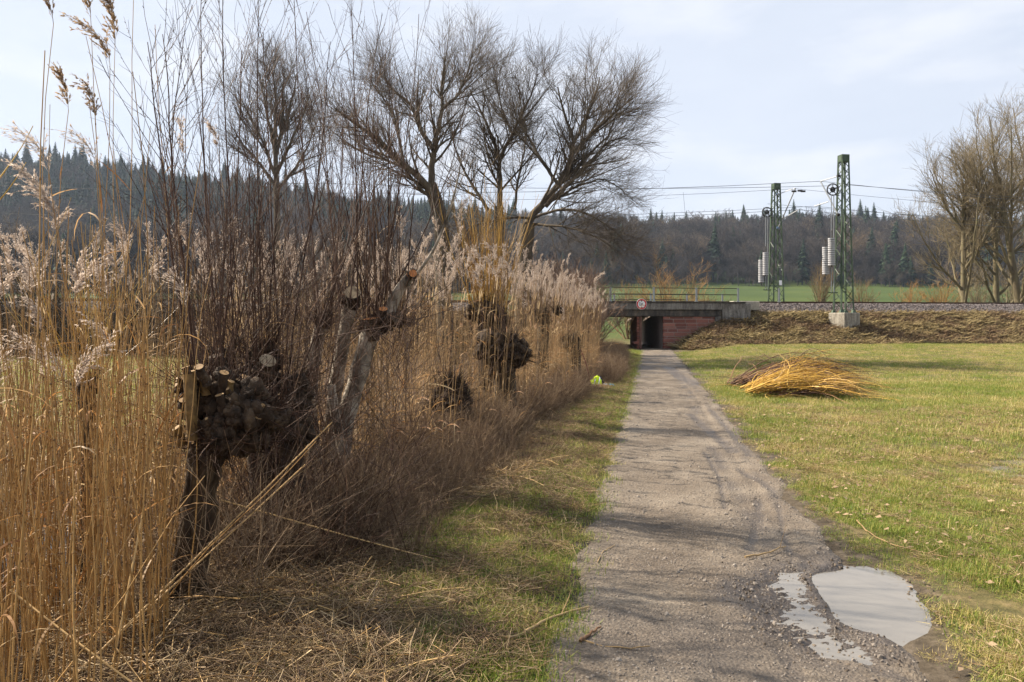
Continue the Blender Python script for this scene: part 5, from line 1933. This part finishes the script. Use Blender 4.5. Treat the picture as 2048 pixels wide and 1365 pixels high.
pile('brush_pile', 6.2, 16.2, 'heap of bright yellow willow rods arching on the meadow beside the path',
     [(34, 'brown', (-1.0, .2), (-.5, .6), -.05, .30, (1.4, 2.4), (.2, .8), (0, .06))]
     + bundles(8, 'yellow', (-1.35, -.8), (-.5, .2), -.02, .26, (2.0, 3.1), (.5, 1.25), (0, .14), 10)
     + bundles(8, 'yellow', (-1.2, .1), (-.6, .4), -.15, .55, (1.4, 2.4), (.3, .9), (0, .12), 8)
     + bundles(3, 'brown', (-.9, .0), (-.4, .5), -.1, .35, (1.6, 2.4), (.5, 1.0), (0, .10))
     + [(30, 'yellow', (-1.1, .9), (-.8, .7), -.05, 1.1, (.7, 1.7), (.1, 1.0), (0, .2)), (14, 'brown', (-.9, 1.2), (-.7, .7), 2.6, .8, (.6, 1.5), (.1, .8), (0, .25)),
        (16, 'yellow', (-1.5, 1.3), (-1.1, .9), .1, 1.6, (.5, 1.3), (.05, .3), (.0, .03)), (14, 'yellow', (-1.0, .3), (-.5, .4), .25, .5, (1.2, 2.0), (.9, 1.5), (.1, .25))])
pile('brush_pile', 6.9, 18.4, 'darker heap of brown and yellow brushwood behind the bright yellow rods',
     [(40, 'brown', (-1.5, -.2), (-.5, .7), -.03, .35, (1.8, 3.2), (.4, 1.0), (0, .12))]
     + bundles(5, 'brown', (-1.5, -.6), (-.5, .5), .0, .22, (2.2, 3.2), (.7, 1.1), (0, .12))
     + bundles(5, 'yellow', (-1.5, -.8), (-.6, .2), .05, .20, (2.2, 3.0), (.75, 1.1), (0, .12))
     + [(18, 'brown', (-1.2, -.4), (-.3, .5), math.pi - .1, .40, (.9, 1.6), (.3, .7), (.05, .3)),
        (12, 'brown', (-.9, .8), (-.4, .5), .9, .9, (.9, 1.7), (1.0, 1.9), (.1, .4))])

# ------------------------------------------------------------------ clothes left by the path
jc = P(1192, 776, 18.1); jc[2] = float(height(jc[0], jc[1]))


def cloth(c, sx, sy, sz, seed, sub=4):
    bm = bmesh.new()
    bmesh.ops.create_icosphere(bm, subdivisions=sub, radius=1)
    for v in bm.verts:
        d = v.co.copy()
        k = 1 + .35 * mnoise.noise(d * 1.6 + Vector((seed, 0, 0))) + .22 * abs(mnoise.noise(d * 4 + Vector((0, seed, 0)))) - .1
        z = max(d.z, -.15) * k
        v.co = Vector((c[0] + d.x * k * sx, c[1] + d.y * k * sy, c[2] + .02 + z * sz))
    return bm


vest = empty('safety_vest', jc, 'crumpled neon yellow safety jacket lying in the dry grass by the path', 'jacket')
b = MB(); b.bm(cloth(jc + [0, 0, .02], .16, .13, .22, 3)); b.build('cloth', M['hivis'], vest)
b = MB()
for k, (dx, w) in enumerate(((-.075, .022), (.03, .018))):
    t = np.linspace(-.2, 1.25, 9)
    p = np.stack([jc[0] + dx + .06 * np.sin(t), jc[1] - .16 * np.cos(t * .95), jc[2] + .04 + .21 * np.sin(np.clip(t, 0, 1.4))], 1)
    b.strips(p[None], np.full((1, 9), w * .6), np.array([[1.0, 0, .15]]))
b.build('reflective_strip', M['reflective'], vest)
b = MB(); b.bm(cloth(jc + [.10, .10, .03], .10, .10, .20, 8)); b.bm(cloth(jc + [-.13, .08, 0], .07, .09, .12, 9, 3))
tag(b.build('dark_jacket', M['navy'], loc=jc + [.1, .1, 0]), 'dark navy cloth bundled behind the neon yellow jacket', 'jacket')
b = MB(); b.bm(cloth(jc + [.22, -.02, 0], .075, .08, .075, 5, 3))
tag(b.build('pale_rag', M['palecloth'], loc=jc + [.22, 0, 0]), 'small pale cloth lying between the neon jacket and the cyan glove', 'cloth')
b = MB(); b.bm(cloth(jc + [.33, -.06, 0], .07, .05, .065, 6, 3))
for k in range(4):
    p0 = jc + [.36, -.08 + k * .02, .03]
    b.tubes(np.array([p0, p0 + [.04, 0, .02 + .01 * k], p0 + [.075, -.005, .012]]), [.012, .011, .008], 6, cap=True)
tag(b.build('rubber_glove', M['cyan'], loc=jc + [.33, -.06, 0]), 'cyan work glove lying in the grass beside the neon jacket', 'glove')

# ------------------------------------------------------------------ sticks and fallen stalks
def stick(pxs, r, mat, label, name='stick', lift=.012, branch=None):
    pts_ = []
    for x, y in pxs:
        Y = H * F / (y - CY)
        p = P(x, y, Y); pts_.append([p[0], p[1], max(float(height(p[0], p[1])), -.05) + lift + r])
    q = smooth_path(pts_, 12)
    q[:, 2] += np.abs(R.normal(0, .006, 12))
    b = MB(); b.tubes(q, np.linspace(r, r * .5, 12), 6, tint=.6, cap=True)
    if branch:
        t1, q1 = spawn(q[None], np.full((1, 12), r * .7), branch, .3, .9, (25, 50), (.08, .25), 4, .0, .08, .6, .5, .002, relative=False)
        t1[:, :, 2] = np.maximum(t1[:, :, 2], q[:, 2].min())
        b.tubes(t1, q1, 4)
    tag(b.build(name, mat, loc=q[0]), label, 'stick')


stick([(1012, 1296), (1060, 1275), (1095, 1245), (1135, 1235), (1178, 1224)], .011, M['straw'], 'pale bent stick lying from the verge onto the path edge', branch=1)
b = MB(); qc = smooth_path([P(1140, 660, 17.5), P(1158, 690, 17.3), P(1172, 725, 17.1), P(1182, 770, 17.0)], 10)
b.tubes(qc, .009, 5, tint=.5)
M['red_cane'] = rough_mat('red_cane', [(.10, .018, .022), (.16, .03, .035)], 8, 4, .6, 0)
tag(b.build('bramble_cane', M['red_cane'], loc=qc[-1]), 'thin dark red cane arching out of the reed edge above the neon jacket', 'cane')
stick([(1160, 1293), (1185, 1275), (1202, 1262)], .009, M['rod_brown'], 'short dark stick on the path near the pale bent stick')
stick([(1490, 1122), (1530, 1114), (1572, 1100)], .007, M['straw'], 'short straw coloured stick on the path above the puddle', branch=1)
stick([(1713, 1046), (1740, 1075), (1790, 1098), (1850, 1110), (1896, 1121)], .0055, M['straw'], 'long pale stalk lying across the meadow grass beyond the puddle', branch=2)
stick([(1160, 1287), (1220, 1305), (1270, 1306), (1300, 1300)], .005, M['straw'], 'thin curved straw lying on the near path')
stick([(1195, 1130), (1205, 1110), (1230, 1095)], .004, M['straw'], 'small curled straw by the verge side edge of the path')
for (a, c, Ya_, Yb, lab) in (((440, 1000), (990, 1150), 4.5, 4.9, 'long pale fallen reed stalk slanting from the pollards down to the verge'),
                             ((664, 845), (430, 1075), 5.0, 4.0, 'broken reed stalk leaning on the gnarled pollard head'),
                             ((610, 930), (400, 1120), 4.6, 3.9, 'broken reed stalk slanting below the pollard head'),
                             ((20, 1180), (340, 1420), 3.3, 3.0, 'fallen reed stalk across the near marsh water'),
                             ((285, 1030), (245, 1230), 3.6, 3.4, 'short pale snapped reed leaning in the near reeds')):
    pa_, pc_ = P(*a, Ya_), P(*c, Yb)
    if pc_[2] > .05:
        k_ = (pa_[2] + .02) / (pa_[2] - pc_[2])
        pc_ = pa_ + (pc_ - pa_) * k_
    b = MB(); b.tubes(smooth_path([pa_, (pa_ + pc_) / 2 - [0, 0, .012], pc_], 8), .0045, 6, tint=.9, cap=True)
    tag(b.build('reed_stalk', M['reed_stem'], loc=pc_), lab, 'reed stalk')

R.seed(303)
# ------------------------------------------------------------------ ground cover (uncountable: stuff)
def tuft(n, rad, h0, h1, w, mat, lean=.5, K=4, name='tuft', curl=.8):
    b = MB()
    az = U(0, 6.28, n); rr = rad * np.sqrt(R.rand(n))
    p0 = np.stack([np.cos(az) * rr, np.sin(az) * rr, np.full(n, -.01)], 1)
    a2 = U(0, 6.28, n)
    tl = np.abs(R.normal(0, lean, n))
    L_ = U(h0, h1, n)
    out = np.empty((n, K, 3)); out[:, 0] = p0
    for k in range(1, K):
        e = tl + curl * (k - 1) / K * R.rand(n)
        out[:, k] = out[:, k - 1] + np.stack([np.cos(a2) * np.sin(e), np.sin(a2) * np.sin(e), np.cos(e)], 1) * (L_ / (K - 1))[:, None]
    out[:, :, 2] = np.maximum(out[:, :, 2], .002 * R.rand(n)[:, None])
    side = np.stack([-np.sin(a2), np.cos(a2), U(-.3, .3, n)], 1)
    b.strips(out, w * np.array([[1, .9, .6, .1]])[:, :K], norm(side))
    return b.mesh(name, mat)


def straw_clump(n, rad, l0, l1, mat, r=.0012, name='straw'):
    b = MB()
    az = U(0, 6.28, n); rr = rad * np.sqrt(R.rand(n))
    p0 = np.stack([np.cos(az) * rr, np.sin(az) * rr, U(.0, .05, n)], 1)
    d = norm(np.stack([R.normal(size=n), R.normal(size=n), R.normal(0, .22, n)], 1))
    L_ = U(l0, l1, n)[:, None]
    m = p0 + d * L_ * .5 + R.normal(size=(n, 3)) * .01
    e = p0 + d * L_ + R.normal(size=(n, 3)) * .015
    q = np.stack([p0, m, e], 1)
    q[:, :, 2] = np.abs(q[:, :, 2])
    b.tubes(q, r * U(.6, 1.6, n)[:, None] * np.ones((1, 3)), 3)
    return b.mesh(name, mat)


TG = [tuft(40, .10, .02, .075, .0020, M['grass_green'], .95) for _ in range(4)]
TD = [tuft(40, .10, .02, .07, .0018, M['grass_dry'], 1.25) for _ in range(4)]
TS = [straw_clump(26, .12, .06, .22, M['straw']) for _ in range(4)]


def cover(name, n, sampler, zoff, scale, choose, meshes, tilt=.1):
    p = sampler(n)
    z = height(p[:, 0], p[:, 1]) + zoff
    m = len(p)
    scatter(name, np.concatenate([p, z[:, None]], 1), np.stack([U(-tilt, tilt, m), U(-tilt, tilt, m), U(0, 6.28, m)], 1), scale(p), choose(p), meshes)


def meadow(y0, y1):
    def f(n):
        Y = np.sqrt(U(y0 * y0, y1 * y1, n))
        lo = pc(Y) + HALF - .06
        hi = .74 * Y + 1.2
        X = lo + (hi - lo) * R.rand(n)
        p = np.stack([X, Y], 1)
        d = X - pc(Y) - HALF
        k = (R.rand(n) < sstep(-.12, .30, d + .16 * fbm(X, Y, 70, .35))) & (poly_sd(X, Y, PUDW) > .02 + .06 * R.rand(n))
        k &= R.rand(n) < (1 - .30 * sstep(.3, -.3, poly_sd(X, Y, MARSH)))
        k &= R.rand(n) < .58 + .62 * fbm(X, Y, 73, .45)
        # trodden mud right of the puddle
        k &= R.rand(n) < 1 - .7 * sstep(.45, .1, poly_sd(X, Y, PUDW) + .25 * fbm(X, Y, 74, .3))
        k &= ~((Y > 39.5) & (X < 10))
        return p[k]
    return f


def green_or_dry(p, bias=0.0):
    d = p[:, 0] - pc(p[:, 1]) - HALF
    f = fbm(p[:, 0], p[:, 1], 71, .9) * .45 + fbm(p[:, 0], p[:, 1], 72, 3.0) * .55
    g_ = R.rand(len(p)) < .46 + .75 * f + .25 * sstep(2.2, .3, d) + bias
    return np.where(g_, R.randint(0, 4, len(p)), 4 + R.randint(0, 4, len(p)))


LF = []
for k_ in range(3):
    b = MB()
    for _ in range(5):
        c_ = np.array([U(-.2, .2), U(-.2, .2), .03]); a_ = U(0, 6.28); l_ = U(.012, .03)
        e1 = np.array([math.cos(a_), math.sin(a_), U(-.3, .3)]) * l_; e2 = np.array([-math.sin(a_), math.cos(a_), U(-.3, .5)]) * l_ * .5
        b.add([c_ - e1, c_ + e2, c_ + e1, c_ - e2 + [0, 0, .008]], [(0, 1, 2, 3)])
    LF.append(b.mesh('dead_leaves', M['weed']))
cover('dead_leaves', 1500, meadow(2.3, 14), .0, lambda p: U(.6, 1.3, len(p)), lambda p: R.randint(0, 3, len(p)), LF, .1)
cover('grass_tussocks', 900, meadow(2.6, 30), 0, lambda p: U(1.3, 2.3, len(p)), green_or_dry, TG + TD)
cover('meadow_straw', 3800, meadow(2.3, 14), .0, lambda p: U(.3, .8, len(p)), lambda p: R.randint(0, 4, len(p)), TS, .1)
cover('meadow_grass', 24000, meadow(2.3, 9), 0, lambda p: U(.45, 1.0, len(p)) * (1 + .45 * fbm(p[:, 0], p[:, 1], 77, .3)), green_or_dry, TG + TD)
cover('meadow_grass_middle', 24000, meadow(9, 20), 0, lambda p: U(.9, 1.6, len(p)), green_or_dry, TG + TD)
def left_meadow(n):
    Y = np.sqrt(U(81, 38 ** 2, n))
    X = -.75 * Y + .33 * Y * R.rand(n)
    return np.stack([X, Y], 1)


cover('meadow_grass_behind_reeds', 7000, left_meadow, 0, lambda p: U(1.6, 3.0, len(p)), lambda p: np.where(R.rand(len(p)) < .25, R.randint(0, 4, len(p)), 4 + R.randint(0, 4, len(p))), TG + TD)
cover('meadow_grass_far', 20000, meadow(20, 43), 0, lambda p: U(1.2, 2.1, len(p)), green_or_dry, TG + TD)


def verge(n):
    Y = 2.3 + 40 * R.rand(n) ** 1.9
    d = U(.0, 1, n)
    lo, hi = reed_edge(Y) - .1, pc(Y) - HALF + .16
    X = lo + (hi - lo) * d
    k = R.rand(n) < sstep(.26, .76, d + .36 * fbm(X, Y, 75, .45)) * sstep(.10, -.34, X - hi + .24 * fbm(X, Y, 76, .22))
    k &= ~((Y > 41))
    return np.stack([X, Y], 1)[k]


cover('verge_grass', 20000, verge, .0, lambda p: U(.6, 1.25, len(p)) * (1 + .02 * p[:, 1]), lambda p: green_or_dry(p, .08), TG + TD)


def litter_s(n):
    Y = 2.3 + 30 * R.rand(n) ** 1.8
    X = reed_edge(Y) - 1.0 + R.rand(n) * (1.6 + .5 * (Y < 8))
    k = X < pc(Y) - HALF - .1
    return np.stack([X, Y], 1)[k]


LT = TS + [straw_clump(12, .12, .12, .35, M['straw'], .0015)] + [straw_clump(24, .12, .04, .18, M['weed'], .0014) for _ in range(4)] + [straw_clump(5, .12, .10, .3, M['reed_stem'], .0016)]
def verge_straw(n):
    Y = 2.3 + 34 * R.rand(n) ** 1.8
    lo, hi = reed_edge(Y) - .2, pc(Y) - HALF - .02
    X = lo + (hi - lo) * R.rand(n) ** 1.25
    return np.stack([X, Y], 1)


cover('verge_straw', 5200, verge_straw, .005, lambda p: U(.5, 1.1, len(p)), lambda p: R.randint(0, 9, len(p)), TS + [straw_clump(24, .12, .04, .16, M['weed'], .0013) for _ in range(5)], .15)
cover('reed_litter', 7000, litter_s, .0, lambda p: U(.7, 1.4, len(p)), lambda p: R.randint(0, len(LT), len(p)), LT, .10)


def floor_s(n):
    Y = 2.4 + 9 * R.rand(n)
    X = -.72 * Y - .5 + R.rand(n) * (reed_edge(Y) + .72 * Y + .5)
    return np.stack([X, Y], 1)


cover('marsh_litter', 1100, floor_s, .05, lambda p: U(.9, 1.8, len(p)), lambda p: R.randint(0, len(LT), len(p)), LT, .18)

WD = []
for k in range(5):
    b = MB()
    n_ = 26
    az = U(0, 6.28, n_); rr = .16 * np.sqrt(R.rand(n_))
    p0 = np.stack([np.cos(az) * rr, np.sin(az) * rr, np.zeros(n_)], 1)
    d = norm(np.stack([R.normal(0, .3, n_), R.normal(0, .3, n_), np.ones(n_)], 1))
    L_ = U(.2, .65, n_)[:, None]
    st = np.stack([p0, p0 + d * L_ * .5, p0 + d * L_ + R.normal(0, .05, (n_, 3))], 1)
    b.tubes(st, np.array([[.0022, .0018, .001]]), 3)
    t1, q1 = spawn(st, np.full((n_, 3), .0016), 4, .3, 1, (25, 60), (.05, .2), 3, .0, .15, .8, .6, .0011, relative=False)
    b.tubes(t1, q1, 3)
    WD.append(b.mesh('weed', M['weed']))


def weed_s(n):
    Y = 8 + 31 * R.rand(n) ** 1.3
    X = reed_edge(Y) - .6 + R.rand(n) ** 1.2 * (.9 + .9 * sstep(12, 20, Y))
    k = X < pc(Y) - HALF - .15 - .35 * R.rand(n)
    k &= ~((np.abs(X - jc[0] - .1 - .11 * (Y - 18)) < .5) & (Y > 15.2) & (Y < 18.9))
    return np.stack([X, Y], 1)[k]


cover('dry_weeds', 3600, weed_s, 0, lambda p: U(.6, 1.15, len(p)), lambda p: R.randint(0, 5, len(p)), WD, .2)

def under_s(n):
    Y = U(4.6, 9.5, n)
    X = np.interp(Y, [4.6, 6.5, 9.5], [-1.75, -1.3, -.75]) + np.abs(R.normal(0, .38, n))
    return np.stack([X, Y], 1)


cover('pollard_undergrowth', 420, under_s, 0, lambda p: U(.5, 1.0, len(p)), lambda p: R.randint(0, 5, len(p)), WD, .45)

# dry growth on the embankment
BR = []
for k in range(5):
    b = MB()
    n_ = 40
    az = U(0, 6.28, n_); rr = .28 * np.sqrt(R.rand(n_))
    p0 = np.stack([np.cos(az) * rr, np.sin(az) * rr, np.zeros(n_)], 1)
    d = norm(np.stack([R.normal(0, .8, n_), R.normal(0, .8, n_), np.abs(R.normal(.5, .3, n_))], 1))
    L_ = U(.15, .5, n_)[:, None]
    e = p0 + d * L_; e[:, 2] *= .7
    st = np.stack([p0, p0 + d * L_ * .55 + [0, 0, .03], e], 1)
    side = norm(R.normal(size=(n_, 3)))
    b.strips(st, np.array([[.014, .011, .004]]), side)
    BR.append(b.mesh('bank_growth', M['bramble']))
n_ = 9000
ss = U(-1, 34, n_); tt = U(-3.3, 1.2, n_)
zz = embank(ss, tt)
bwp = bw(ss, tt, np.maximum(zz, height(bw(ss, tt, 0)[:, 0], bw(ss, tt, 0)[:, 1])))
k = (zz > .05) & ~((ss < 3.7) & (tt > .05))
# bare patches by the mast
scatter('embankment_growth', bwp[k], np.stack([U(-.4, .1, n_), U(-.2, .2, n_), U(0, 6.28, n_)], 1)[k], U(.5, 1.15, n_)[k], np.where(fbm(ss, tt * 2.5, 90, 2.0) + R.normal(0, .25, n_) + .5 * sstep(0, 1.2, tt) > .12, 5 + R.randint(0, 4, n_), R.randint(0, 5, n_))[k], BR + [straw_clump(50, .40, .15, .5, M['bank_straw'], .011) for _ in range(4)])
n_ = 1800
ss = U(-40, -6.5, n_); tt = U(-3.3, 1.2, n_)
zz = embank(ss, tt)
k = zz > .05
scatter('embankment_growth_behind_reeds', bw(ss, tt, zz)[k], np.stack([U(-.4, .1, n_), U(-.2, .2, n_), U(0, 6.28, n_)], 1)[k], U(.8, 1.6, n_)[k], R.randint(0, 5, n_)[k], BR)


def rock(r, mat, seed, name='rock'):
    bm = bmesh.new()
    bmesh.ops.create_icosphere(bm, subdivisions=1, radius=r)
    for v in bm.verts:
        v.co = v.co * (1 + .35 * mnoise.noise(v.co * (1.6 / r) + Vector((seed * 5.1, seed, 0))))
        v.co.z *= .7
    b = MB(); b.bm(bm, tint=U(.1, .9))
    return b.mesh(name, mat, False)


RB = [rock(.05, M['ballast'], i) for i in range(6)]
n_ = 9000
ss = U(5.5, 36, n_); tt = U(.75, 3.0, n_)
scatter('ballast_stones', bw(ss, tt, ballast_z(ss, tt) + .01), U(0, 6.28, (n_, 3)), U(.6, 1.3, n_), R.randint(0, 6, n_), RB)
RP = [rock(.0085, M['stone'], i + 10) for i in range(6)]
n_ = 26000
Y = 2.4 + 16 * R.rand(n_) ** 1.7
D = U(-1, 1, n_) * HALF
X = pc(Y) + D
k = (poly_sd(X, Y, PUDW) > .03) & (R.rand(n_) < .55 + .5 * fbm(X, Y, 80, .4))
scatter('path_gravel', np.stack([X, Y, path_z(X, Y)], 1)[k], U(0, 6.28, (n_, 3))[k], (U(.35, 1.0, n_) * (1 + 1.2 * (R.rand(n_) < .05)))[k], R.randint(0, 6, n_)[k], RP)
RM = [rock(.012, M['mudlump'], i + 20) for i in range(5)]
n_ = 2600
X = U(1.0, 2.9, n_); Y = U(2.6, 5.6, n_)
w_ = np.minimum(np.abs(poly_sd(X, Y, PUDW)), np.abs(poly_sd(X, Y, RUT)))
k = (poly_sd(X, Y, PUDW) > -.02) & (R.rand(n_) < .75 * np.exp(-w_ / .10)) & (np.abs(X - pc(Y)) < HALF + .4)
scatter('mud_lumps', np.stack([X, Y, np.maximum(np.where(np.abs(X - pc(Y)) < 1.0, path_z(X, Y), height(X, Y)), -.02)], 1)[k], U(0, 6.28, (n_, 3))[k], U(.35, 1.1, n_)[k], R.randint(0, 5, n_)[k], RM)

# ------------------------------------------------------------------ air: far things fade a little
hz, t_, b_, out_ = newmat('haze')
t_.nodes.remove(b_)
pv = t_.nodes.new('ShaderNodeVolumePrincipled')
pv.inputs['Density'].default_value = .00013
pv.inputs['Color'].default_value = (.66, .80, 1.0, 1)
pv.inputs['Anisotropy'].default_value = .2
t_.links.new(pv.outputs[0], out_.inputs['Volume'])
b = MB(); b.box((0, 1050, 100), (1700, 1350, 102))
hzo = b.build('haze', hz, smooth=False)
hzo['kind'] = 'stuff'
